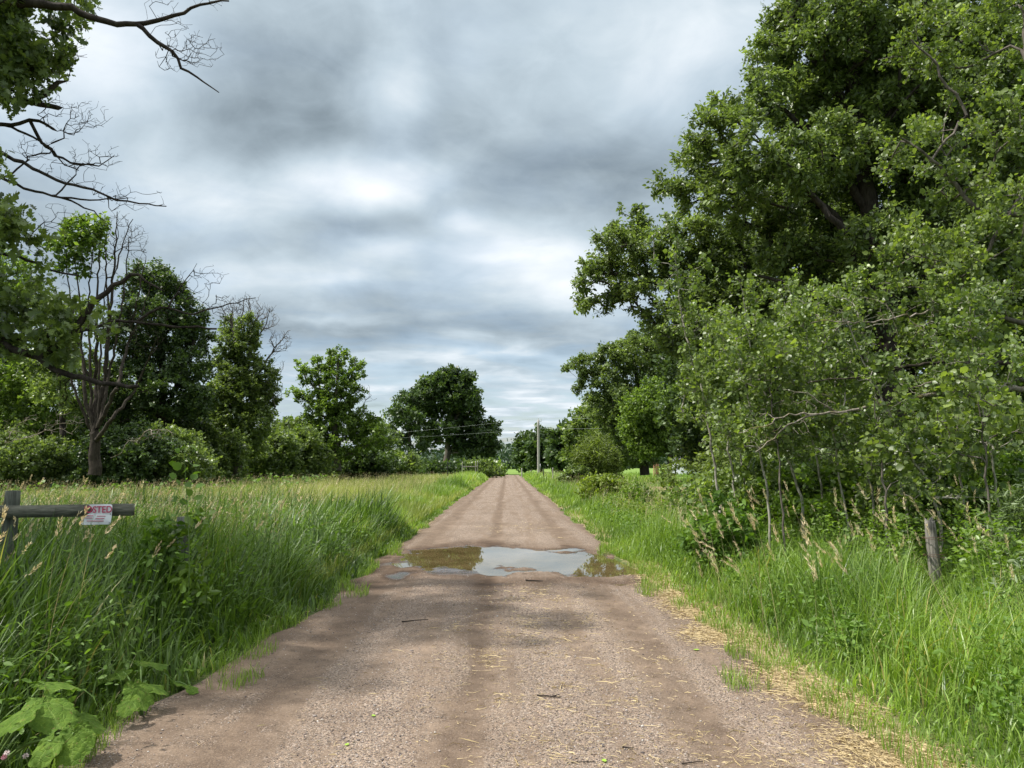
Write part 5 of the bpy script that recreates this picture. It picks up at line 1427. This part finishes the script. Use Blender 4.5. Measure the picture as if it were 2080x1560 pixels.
# pale dead limbs hanging at its foot
S = Skel(); rg = np.random.default_rng(4)
S.poly(pl(24, (305, 872), (285, 890), (262, 895)), 0.016, 0.010, 0.2, rg, 0.15); S.poly(pl(24, (262, 895), (240, 925), (225, 930)), 0.010, 0.006, 0.2, rg, 0.15)
S.attract(np.concatenate([in_ellipsoid(P(290, 890, 24), (0.6, 0.5, 0.25), 40, rg), in_ellipsoid(P(330, 880, 24), (0.5, 0.5, 0.15), 30, rg)]), 0.15, rg)
V, Fs = S.mesh(0.005, sides=(3, 4, 6)); o = mk('brush_pile', V, Fs, M['bark_dead'], origin=P(280, 950, 24) * np.array([1, 1, 0])); tag(o, 'grey dead fallen branches tangled beside the foot of the dead tree', 'dead branch')
S = Skel(); S.poly(pl(26, (10, 900), (70, 885), (120, 862), (170, 858)), 0.016, 0.006, 0.2, rg, 0.15)
S.attract(np.concatenate([in_ellipsoid(P(60, 870, 26), (1.0, 0.5, 0.5), 50, rg), in_ellipsoid(P(130, 860, 26), (0.8, 0.5, 0.45), 40, rg)]), 0.15, rg)
V, Fs = S.mesh(0.005, sides=(3, 4, 6)); o = mk('dead_branch', V, Fs, M['bark_dead'], origin=P(80, 950, 26) * np.array([1, 1, 0])); tag(o, 'long grey dead branch lying in the bushes left of the dead tree', 'dead branch')

# --- overhanging oak, its trunk outside the frame on the left
D = 9.0
tb = np.array([-8.3, 10.2, 0.0])
def up(z, dx=0, dy=0): return np.array([tb[0] + dx, tb[1] + dy, z])
ovp = [([up(0), up(1.5, .05), up(3.5, .1, -.1), up(6, .2, -.2), up(8.5, .3, -.2), up(11, .6, 0)], 0.42, 0.14),
       ([up(6.3, .2)] + pl(8.2, (-60, 20), (0, 5), (60, 6), (140, 15), (200, 40), (235, 52), (285, 48), (340, 38), (370, 25), (400, 8), (465, 2)), 0.11, 0.010),
       (pl(8.2, (283, 50), (310, 78), (355, 105), (367, 138), (400, 155), (425, 172), (445, 188)), 0.030, 0.005),
       ([up(5.6, .2)] + pl(8.6, (-60, 185), (0, 196), (40, 206), (75, 211), (118, 219)), 0.075, 0.028),
       (pl(8.6, (68, 210), (95, 192), (118, 167)), 0.036, 0.026),
       ([up(5.2, .2)] + pl(8.8, (-60, 250), (0, 253), (30, 254), (60, 243), (85, 246), (108, 262)), 0.06, 0.016),
       (pl(8.8, (62, 246), (80, 285), (105, 310), (150, 333), (200, 336), (232, 316)), 0.024, 0.005),
       (pl(8.8, (0, 240), (50, 270), (100, 300), (125, 330), (160, 346)), 0.018, 0.005),
       ([up(4.9, .2)] + pl(8.4, (-60, 285), (0, 307), (50, 332), (110, 366), (180, 382), (240, 408), (300, 414), (338, 419)), 0.055, 0.006),
       ([up(4.6, .2)] + pl(8.6, (-60, 330), (0, 358), (60, 386), (130, 401), (200, 408), (260, 402)), 0.045, 0.006),
       (pl(8.6, (130, 401), (180, 425), (215, 450)), 0.014, 0.004),
       ([up(4.0, .2)] + pl(9.0, (-60, 500), (0, 512), (60, 530), (100, 548), (160, 560)), 0.055, 0.010),
       ([up(2.4, .1)] + pl(8.6, (-80, 660), (0, 700), (70, 722), (130, 760), (200, 778), (282, 784)), 0.095, 0.022),
       (pl(8.6, (80, 727), (115, 705), (145, 680), (185, 620), (232, 580), (275, 556), (300, 572), (330, 590)), 0.055, 0.010),
       (pl(8.6, (145, 680), (60, 688), (0, 688)), 0.03, 0.02),
       ([up(2.9, .1)] + pl(9.2, (-60, 640), (60, 672), (150, 680), (230, 652), (300, 656), (370, 665), (440, 668)), 0.04, 0.012),
       (pl(9.2, (280, 655), (330, 622), (390, 640), (440, 625), (520, 605)), 0.018, 0.004),
       (pl(9.2, (355, 600), (380, 560), (400, 535)), 0.012, 0.003)]
ovl = [lobe(a, b_, c, d, 8.4, e, dens=f_) for a, b_, c, d, e, f_ in ((30, 90, 80, 60, 0, 1.2), (75, 60, 50, 40, .3, 1.2), (-60, 60, 110, 80, .5, 1.0), (20, 150, 60, 50, 0, 1.1), (100, 110, 36, 40, .2, .9), (30, 195, 36, 30, 0, 1.0), (60, 8, 120, 14, .2, 1.3), (190, 8, 40, 12, .2, .8), (-20, 15, 80, 20, -.2, 1.2),
                                                            (10, 345, 24, 22, 0, 1.0), (20, 470, 46, 40, .2, 1.0), (60, 480, 36, 26, .4, 1.0), (-40, 480, 60, 50, .3, 1.0), (10, 425, 16, 26, 0, .8),
                                                            (40, 640, 60, 36, .2, .9), (100, 650, 50, 36, -.1, .9), (150, 640, 40, 26, .2, .8), (40, 590, 60, 26, .5, .7), (170, 670, 60, 20, .1, .7), (100, 700, 90, 22, .3, .6), (-40, 640, 60, 60, .3, .9))]
ovl += [(np.array(c, float), np.array(r, float), dn, True) for c, r, dn in (((-7.0, 7.6, 7.2), (1.5, 1.5, .9), .55), ((-6.2, 7.7, 8.6), (1.3, 1.2, .7), .5), ((-6.2, 9.8, 9.6), (1.2, .9, .7), .16), ((-8.6, 7.0, 7.6), (1.6, 1.8, 1.1), .5), ((-9.6, 5.6, 7.2), (1.7, 1.5, 1.2), .5), ((-8.0, 5.8, 8.6), (1.3, 1.0, .9), .6), ((-10.2, 7.8, 8.2), (1.7, 1.7, 1.3), .8), ((-8.0, 9.5, 9.5), (1.8, 1.8, 1.2), .5), ((-7.6, 8.6, 5.8), (1.0, 1.3, .7), .8), ((-11.0, 5.2, 6.0), (1.5, 1.5, 1.2), .9), ((-8.8, 4.8, 7.6), (1.3, .9, .8), .5), ((-10.5, 6.2, 9.2), (1.5, 1.2, .9), .5), ((-9.2, 6.4, 6.0), (1.1, 1.2, .8), .5))]
ovd = [lobe(a, b_, c, d, 8.5, e, dens=f_ * 6.0, leafy=False) for a, b_, c, d, e, f_ in ((375, 90, 50, 44, -.2, 2.6), (410, 100, 50, 36, -.2, 2.4), (350, 120, 40, 26, -.3, 2.2), (330, 20, 50, 22, -.3, 1.6), (420, 5, 46, 10, -.3, 1.6), (150, 105, 30, 26, 0, 1.6), (110, 150, 40, 20, 0, 1.2), (130, 240, 50, 40, .3, 2.6), (180, 230, 40, 36, .3, 2.4), (90, 190, 30, 26, .1, 1.6),
                                                                         (190, 320, 60, 26, .3, 2.2), (70, 300, 50, 30, .3, 1.8), (140, 350, 60, 24, 0, 1.6), (230, 390, 50, 20, -.1, 2.0), (320, 400, 20, 20, -.1, 1.6), (250, 410, 50, 16, .1, 1.4), (120, 440, 50, 30, .1, 1.0), (390, 580, 40, 36, .7, 2.2), (430, 560, 30, 24, .7, 1.8), (460, 620, 50, 24, .7, 2), (300, 640, 60, 20, .7, 1.2), (200, 760, 60, 20, 0, .7))]
build_tree('overhanging_oak', 'near oak reaching bare dead branches and some leaves into the sky from the left border', 'tree', tb, ovp, ovl + ovd, 'oak', 0.088, 0.20, 36, 4.6, 'oak', 'bark_dark', 0.0021, seed=69, twigs=False, step=0.11, w=0.12, upbias=0.35, sides=(4, 6, 9), shell=0.5, rscale=0.9)

# ------------------------------------------------------------------ right side
# --- oak whose limb reaches left over the clearing
D = 27
build_tree('reaching_oak', 'oak stretching a long leafy limb left towards the middle of the sky', 'tree', gb(1560, D),
           [(pl(D, (1560, 965), (1565, 860), (1560, 740), (1540, 640), (1500, 500)), 0.40, 0.14), (pl(D, (1556, 700), (1500, 640), (1430, 600), (1360, 570), (1290, 560), (1230, 555)), 0.17, 0.03), (pl(D, (1400, 590), (1330, 530), (1280, 470)), 0.09, 0.03), (pl(D, (1550, 670), (1480, 560), (1420, 480)), 0.14, 0.05), (pl(D, (1320, 562), (1250, 590), (1200, 610)), 0.06, 0.02), (pl(D, (1562, 780), (1480, 720), (1400, 690)), 0.12, 0.04)],
           lobes_at(D, [(1280, 462, 44, 34), (1240, 490, 34, 24), (1310, 500, 40, 30), (1210, 535, 30, 18), (1262, 540, 40, 28), (1330, 550, 40, 34), (1195, 568, 26, 18), (1240, 585, 36, 20), (1185, 605, 18, 14), (1215, 620, 20, 16), (1300, 595, 34, 20), (1270, 615, 20, 12), (1190, 630, 12, 10),
                        (1390, 470, 50, 30), (1380, 530, 44, 34), (1440, 540, 60, 40), (1400, 600, 50, 34), (1460, 620, 60, 40), (1340, 640, 40, 24), (1500, 520, 60, 50), (1520, 600, 60, 50), (1420, 660, 50, 30), (1380, 690, 50, 26), (1480, 700, 60, 36), (1540, 720, 60, 44), (1440, 760, 60, 40), (1520, 800, 60, 40), (1450, 480, 50, 40)], ddr=1.1, seed=20),
           'ovate', 0.124, 0.28, 72, 5.0, 'oak', 'bark_dark', 0.007, seed=70, twigs=True, shell=0.6)
# --- the great tree at the top right
for i, (px, D, top, wpx, mt, lab) in enumerate(((1640, 34, 300, 330, 'oak', 'dark tree behind the reaching oak, deep in the right wood'), (1850, 30, 40, 420, 'oak', 'tall dark tree behind the great oak, deep in the right wood'), (2060, 27, 0, 380, 'oak', 'tall tree behind the poplar at the right border'), (1490, 46, 560, 240, 'oak_dark', 'dark tree behind the aspen stems, deep in the right wood'))):
    h = 955 - top; g = gb(px, D); r = np.random.default_rng(720 + i)
    build_tree('wood_tree', lab, 'tree', g, [([g, P(px, 955 - h * .45, D), P(px + r.normal() * 12, 955 - h * .75, D)], .28, .08)],
               lobes_at(D, [(px + wpx * (.42 * math.sin(k * 2.4)) * (1 - .35 * (k < 4)), top + h * (.06 + .88 * k / 21), wpx * .24, h * .085) for k in range(22)], ddr=1.8, seed=720 + i), 'diamond' if D < 35 else 'clump', .0047 * D, .012 * D, 52, 5.0, mt, 'bark_dark', .008, seed=720 + i, group='trees deep in the right wood', twigs=False)
# --- the great oak itself
D = 22
build_tree('great_oak', 'tallest leafy oak whose crown fills the upper right of the sky', 'tree', gb(1806, D),
           [(pl(D, (1806, 965), (1808, 800), (1800, 640), (1770, 440), (1740, 240), (1720, 40), (1700, -120)), 0.42, 0.10), (pl(D, (1790, 560), (1700, 440), (1600, 370), (1480, 330)), 0.14, 0.04), (pl(D, (1770, 430), (1660, 280), (1560, 200)), 0.16, 0.05), (pl(D, (1790, 640), (1650, 590), (1540, 560)), 0.14, 0.04), (pl(D, (1740, 250), (1640, 100), (1600, 20)), 0.13, 0.05),
            (pl(D, (1780, 480), (1880, 340), (1960, 200)), 0.2, 0.08), (pl(D, (1800, 640), (1920, 520), (2020, 450)), 0.18, 0.08)],
           lobes_at(D, [(1440, 232, 20, 20), (1440, 275, 34, 30), (1400, 320, 36, 24), (1450, 330, 50, 40), (1370, 372, 34, 20), (1420, 390, 50, 30), (1480, 400, 50, 44), (1500, 200, 24, 26), (1500, 260, 40, 44), (1540, 320, 60, 60), (1520, 440, 50, 40), (1560, 120, 40, 50), (1585, 60, 34, 36), (1560, 200, 50, 50), (1620, 30, 50, 50), (1640, 120, 60, 70), (1620, 220, 70, 70),
                        (1700, 60, 80, 80), (1700, 180, 80, 70), (1620, 330, 70, 60), (1600, 430, 70, 50), (1700, 300, 80, 70), (1690, 420, 80, 60), (1780, 100, 90, 80), (1790, 230, 80, 70), (1780, 370, 80, 70), (1620, 520, 70, 50), (1700, 540, 80, 50), (1780, 500, 80, 60), (1870, 60, 90, 90), (1880, 200, 90, 80), (1870, 330, 80, 70), (1880, 460, 80, 70), (1980, 120, 100, 100), (1980, 300, 100, 100), (2000, 470, 90, 80),
                        (1640, 620, 60, 40), (1740, 640, 60, 40), (1700, -60, 120, 70), (1850, -60, 120, 80), (2000, -40, 120, 90), (1880, 590, 70, 50), (2060, 600, 80, 80), (2100, 200, 100, 120), (1600, 690, 60, 40), (1680, 720, 60, 40)], dens=1.35, ddr=2.4, seed=21),
           'ovate', 0.124, 0.34, 104, 3.7, 'oak', 'bark_dark', 0.007, seed=71, twigs=True, shell=0.5)
# --- middle tree on the right
D = 78
build_tree('clearing_oak', 'oak beyond the clearing with a lobed branch pointing at the road', 'tree', gb(1310, D),
           [(pl(D, (1310, 965), (1308, 880), (1300, 800), (1290, 740)), 0.5, 0.2), (pl(D, (1300, 800), (1240, 750), (1180, 738)), 0.14, 0.04), (pl(D, (1305, 840), (1250, 820), (1210, 800)), 0.12, 0.05)],
           lobes_at(D, [(1330, 690, 60, 30), (1290, 715, 50, 30), (1240, 722, 36, 20), (1185, 738, 30, 15), (1158, 748, 16, 8), (1200, 765, 28, 13), (1176, 785, 12, 13), (1230, 770, 30, 26), (1300, 765, 60, 36), (1370, 740, 60, 44), (1255, 815, 36, 34), (1220, 830, 24, 26), (1315, 830, 60, 40), (1385, 820, 60, 44), (1270, 870, 44, 36), (1340, 885, 60, 34), (1410, 880, 50, 40), (1290, 920, 50, 26), (1200, 808, 14, 12), (1440, 760, 50, 50), (1450, 850, 50, 50)], ddr=1.6, seed=22),
           'clump', 0.215, 0.48, 52, 5.4, 'oak', 'bark_dark', 0.010, seed=72, twigs=False, shell=0.6)
D = 66
build_tree('round_maple', 'lighter round leafed tree in front of the clearing oak', 'tree', gb(1360, D), [(pl(D, (1360, 960), (1360, 900), (1350, 830)), 0.2, 0.1)],
           lobes_at(D, [(1330, 800, 44, 30), (1300, 830, 40, 30), (1370, 820, 44, 34), (1340, 860, 50, 34), (1400, 860, 44, 34), (1290, 870, 34, 28), (1360, 900, 50, 26), (1310, 910, 34, 22), (1420, 910, 40, 22)], ddr=1.0, seed=23),
           'clump', 0.20, 0.44, 48, 5.4, 'maple', 'bark_grey', 0.008, seed=73, twigs=False)
shrub('willow_bush', 'rounded olive willow bush right of the utility pole', 'bush', 1213, 60, 66, 880, 'olive', 0.26, 0.42, 34, 301, None, 'lance', 7, nl=7)
shrub('bramble_bush', 'low yellow green bush in front of the olive willow', 'bush', 1225, 30, 56, 966, 'yellowbush', 0.12, 0.20, 26, 302, None, 'ovate', 5)
shrub('bramble_bush', 'dark low bush at the left foot of the olive willow', 'bush', 1168, 58, 36, 945, 'oak', 0.16, 0.22, 24, 303, None, 'diamond', 5)

# --- aspen saplings with pale thin stems
AS = [((1462, 1010), (1445, 900), (1428, 800), (1405, 735), (1385, 655), (1376, 560), (1370, 520), 13.0), ((1630, 1020), (1600, 930), (1570, 840), (1545, 770), (1530, 725), (1515, 640), (1508, 590), 12.0), ((1910, 1050), (1880, 970), (1850, 920), (1810, 850), (1775, 780), (1745, 715), (1720, 650), 10.5),
      ((1490, 985), (1478, 900), (1462, 830), (1450, 760), (1440, 700), (1432, 660), (1428, 640), 14.0), ((1512, 985), (1500, 900), (1490, 830), (1482, 770), (1478, 720), (1470, 690), (1466, 670), 14.5), ((1668, 1000), (1655, 900), (1640, 800), (1626, 720), (1616, 660), (1606, 610), (1600, 580), 13.5), ((1770, 990), (1755, 920), (1735, 870), (1705, 800), (1690, 740), (1675, 690), (1668, 660), 12.5),
      ((1560, 1010), (1545, 930), (1530, 860), (1518, 800), (1510, 760), (1500, 720), (1494, 690), 11.5), ((1840, 1030), (1820, 940), (1795, 860), (1770, 780), (1755, 700), (1745, 640), (1738, 590), 11.8), ((1960, 1040), (1950, 950), (1935, 870), (1915, 790), (1905, 720), (1895, 650), (1890, 600), 11.0), ((1720, 1040), (1705, 960), (1690, 880), (1668, 800), (1650, 730), (1640, 690), (1636, 670), 11.2), ((2030, 1060), (2020, 960), (2000, 860), (1990, 780), (1975, 700), (1970, 640), (1965, 600), 10.0)]
ASL = ['tallest leaning aspen sapling with a pale bare stem nearest the clearing', 'aspen sapling with a pale stem bending left in the middle of the thicket', 'aspen sapling leaning left above the grey fence post', 'slim aspen sapling just right of the tallest leaning one', 'slim aspen sapling beside its twin, third stem from the clearing', 'straight aspen sapling below the dead limb tip', 'aspen sapling under the middle of the dead limb',
       'short aspen sapling in front behind the bright leafy shrub', 'aspen sapling left of the grey fence post', 'aspen sapling behind and right of the grey fence post', 'aspen sapling rising over the pale reed plumes', 'aspen sapling nearest the right border']
for i, a in enumerate(AS):
    D = a[-1]; pts = a[:-1]; rng = np.random.default_rng(400 + i)
    pp = pl(D, *[(x, y) for x, y in pts]); base = np.array([pp[0][0], D, 0.0])
    pp = [base] + [p for p in pp if p[2] > 0.4]
    lob = []
    for k in range(7):
        t = 0.36 + 0.64 * k / 6; ii = t * (len(pp) - 1); j = min(int(ii), len(pp) - 2); c = pp[j] + (pp[j + 1] - pp[j]) * (ii - j)
        w = 0.62 * (1.1 - 0.6 * t)
        lob.append((c + rng.normal(size=3) * 0.15, np.array([w, w, 0.42]), 1.0, True))
    build_tree('aspen_sapling', ASL[i], 'sapling', base, [(pp, 0.027 - 0.0008 * i, 0.009)], lob, 'round', 0.050, 0.15, 42, 1.6, 'aspen', 'bark_pale', 0.0022, seed=400 + i, group='aspen saplings along the right verge', twigs=True, step=0.16, w=0.1, upbias=0.25, trunk_name='stem', sides=(3, 5, 7))

# --- poplar at the right border with pale flickering leaves
D = 11.5
build_tree('border_poplar', 'poplar with large pale edged leaves at the right border', 'tree', gb(2135, D),
           [(pl(D, (2135, 1010), (2130, 860), (2125, 640), (2110, 420), (2095, 200), (2080, 20)), 0.15, 0.04), (pl(D, (2010, 640), (1920, 560), (1850, 520)), 0.05, 0.015), (pl(D, (1990, 430), (1900, 330), (1830, 280)), 0.05, 0.015), (pl(D, (2020, 780), (1950, 720), (1890, 690)), 0.04, 0.012), (pl(D, (1965, 230), (1900, 130), (1850, 80)), 0.04, 0.012), (pl(D, (2000, 520), (2080, 380)), 0.05, 0.02)],
           lobes_at(D, [(1900, 60, 70, 50), (1850, 110, 50, 40), (1960, 130, 70, 60), (2040, 60, 60, 70), (1840, 270, 50, 40), (1900, 300, 60, 50), (2050, 240, 60, 70), (1960, 380, 60, 50), (1850, 480, 60, 40), (1910, 520, 70, 50), (1980, 500, 60, 60), (2050, 440, 50, 70), (1870, 570, 60, 40), (1940, 610, 70, 50), (2030, 620, 70, 60), (1890, 680, 60, 36), (1960, 720, 70, 44), (2050, 760, 60, 60), (2000, 830, 60, 40), (2070, 880, 50, 50), (1800, 330, 36, 30), (1930, 800, 50, 30), (1790, 540, 34, 30)], dens=1.05, ddr=1.0, seed=24),
           'round', 0.055, 0.23, 76, 2.7, 'poplar', 'bark_grey', 0.0028, seed=74, twigs=True, step=0.2, w=0.15, upbias=0.25)
# --- dead limbs stretching left out of the thicket
D = 10.5
S = Skel(); rg = np.random.default_rng(14)
base = P(2150, 800, D + 1.5)
S.poly(pl(D, (2160, 800, 1.2), (2080, 790, .8), (1960, 785, .4), (1905, 795, .2), (1860, 808), (1820, 822), (1760, 828), (1700, 838), (1655, 842), (1610, 858), (1570, 890), (1535, 918)), 0.055, 0.007, 0.10, rg, 0.12)
S.poly(pl(D, (1650, 842), (1600, 840), (1560, 862), (1500, 880)), 0.015, 0.004, 0.1, rg, 0.12)
S.poly(pl(D, (1700, 838), (1640, 800), (1590, 790)), 0.012, 0.003, 0.1, rg, 0.12)
S.poly(pl(D, (1960, 785, .4), (1880, 780), (1840, 792)), 0.02, 0.006, 0.1, rg, 0.12)
S.attract(np.concatenate([in_ellipsoid(P(1600, 850, D), (.55, .3, .28), 34, rg), in_ellipsoid(P(1680, 820, D), (.4, .3, .18), 22, rg), in_ellipsoid(P(1545, 890, D), (.3, .2, .2), 14, rg), in_ellipsoid(P(1830, 800, D), (.4, .3, .15), 14, rg)]), 0.1, rg, w=0.1)
V, Fs = S.mesh(0.0024, sides=(4, 6, 8)); o = mk('dead_limb', V, Fs, M['bark_dead'], origin=(base[0], base[1], 0)); tag(o, 'long grey mossy dead limb with bare twigs reaching left across the thicket', 'dead branch')
S = Skel()
S.poly(pl(D, (2160, 745, 1.2), (2080, 738, .8), (1960, 735, .4), (1880, 738, .2), (1810, 750), (1740, 768), (1690, 770), (1640, 778)), 0.045, 0.006, 0.1, rg, 0.12)
S.attract(np.concatenate([in_ellipsoid(P(1720, 765, D), (.45, .3, .16), 22, rg), in_ellipsoid(P(1800, 740, D), (.4, .3, .16), 16, rg)]), 0.1, rg, w=0.1)
V, Fs = S.mesh(0.0024, sides=(4, 6, 8)); o = mk('dead_limb', V, Fs, M['bark_brown'], origin=(base[0], base[1], 0.01)); tag(o, 'brown dead limb just above the grey mossy one in the thicket', 'dead branch')
S = Skel()
S.poly(pl(D, (2000, 640, 1.0), (1900, 630, .5), (1850, 640, .2), (1790, 650), (1740, 660), (1690, 650), (1650, 655)), 0.022, 0.005, 0.1, rg, 0.15)
S.attract(np.concatenate([in_ellipsoid(P(1760, 640, D), (.55, .35, .30), 46, rg), in_ellipsoid(P(1850, 650, D), (.45, .3, .3), 30, rg), in_ellipsoid(P(1680, 655, D), (.3, .3, .2), 16, rg)]), 0.1, rg, w=0.1)
V, Fs = S.mesh(0.0022, sides=(4, 6, 8)); o = mk('dead_branch', V, Fs, M['bark_dead'], origin=(base[0], base[1], 0.02)); tag(o, 'spray of thin pale dead twigs, highest of the dead branches on the right', 'dead branch')

# --- shrubs in front on the right
shrub('leafy_shrub', 'bright green leafy shrub standing at the right edge of the road behind the puddle', 'shrub', 1462, 10.8, 88, 1005, 'weed', 0.085, 0.13, 26, 310, None, 'ovate', 3.4, nl=6, tip_r=0.003, lowlobe=False)
UND = [(1290, 26, 50, 985, 'bush', .075, 'low bush in front of the brown bare patch'), (1400, 19, 70, 985, 'bush', .085, 'bush left of the bright leafy shrub'), (1530, 15, 160, 930, 'aspen', .07, 'bush below the stems of the middle saplings'), (1640, 14, 170, 940, 'bush', .075, 'bush behind the pale reed plumes'), (1760, 14, 180, 905, 'oak', .08, 'dark bush behind the grey fence post'),
       (1880, 13, 170, 900, 'oak', .08, 'dark bush right behind the grey fence post'), (2010, 12.5, 180, 900, 'bush', .08, 'tall bush below the poplar at the right border'), (1470, 21, 150, 900, 'olive', .09, 'olive bush deep between the pale stems'), (1600, 20, 170, 860, 'oak', .1, 'dark tall bush deep in the thicket'), (1730, 19, 180, 840, 'oak_dark', .1, 'darkest tall bush deep in the thicket beneath the great oak'), (1900, 18, 200, 830, 'oak_dark', .1, 'dark tall bush deep in the thicket beneath the poplar'),
       (2080, 17, 200, 820, 'oak', .1, 'tall dark bush deep at the right border')]
for i, (px, D, wpx, top, mt, ls, lab) in enumerate(UND):
    shrub('thicket_bush', lab, 'bush', px, D, wpx, top, mt, ls, ls * 2.4, 24, 320 + i, 'bushes of the thicket on the right', 'round' if D < 16 else 'diamond', 4.2, tip_r=0.003)
shrub('silver_willow', 'silvery willow shrub at the right border above the grass', 'shrub', 2060, 8.6, 80, 950, 'willow', 0.075, 0.16, 34, 340, None, 'lance', 3.6, nl=7, tip_r=0.002)
shrub('silver_willow', 'lower silvery willow shrub, nearest the camera at the right border', 'shrub', 2100, 6.6, 80, 1120, 'willow', 0.065, 0.14, 34, 341, None, 'lance', 3.6, nl=6, tip_r=0.002)

shrub('leafy_weed', 'tall leafy weed clump hiding the right end of the dark plank fence', 'plant', 330, 7.1, 52, 1022, 'weed', 0.075, 0.13, 20, 350, None, 'ovate', 3.6, nl=7, tip_r=0.002)
shrub('leafy_weed', 'leafy weed clump around the foot of the young basswood sapling', 'plant', 384, 7.1, 46, 1006, 'bush', 0.08, 0.13, 20, 351, None, 'ovate', 2.6, nl=6, tip_r=0.002)

for i, (px, D, lab, items) in enumerate(((2010, 8.8, 'young poplar with large pale leaves beneath the dead limbs at the right border', [(1955, 790, 44, 26), (2020, 815, 44, 30), (1905, 845, 40, 24), (1965, 865, 40, 26), (2050, 880, 40, 30), (1930, 920, 36, 24)]),
                                         (1800, 9.6, 'young poplar with pale flickering leaves behind the reed plumes', [(1770, 880, 30, 22), (1815, 905, 34, 24), (1765, 935, 30, 20), (1835, 960, 34, 24)]),
                                         (1590, 11.0, 'young poplar with bright leaves low under the dead limb tip', [(1580, 700, 34, 26), (1560, 760, 30, 24), (1610, 790, 30, 24), (1590, 880, 34, 24)]))):
    g = gb(px, D)
    build_tree('poplar_sapling', lab, 'sapling', g, [([g] + [P(px - 8 * k, 1000 - 62 * k, D) for k in range(1, 4)], 0.02, 0.008)], lobes_at(D, items, ddr=.3, seed=500 + i), 'round', 0.064, 0.16, 26, 2.8, 'poplar', 'bark_grey', 0.0024, seed=500 + i, group='poplar saplings in the right thicket', twigs=True, step=0.15, upbias=0.2, trunk_name='stem', sides=(3, 5, 7))
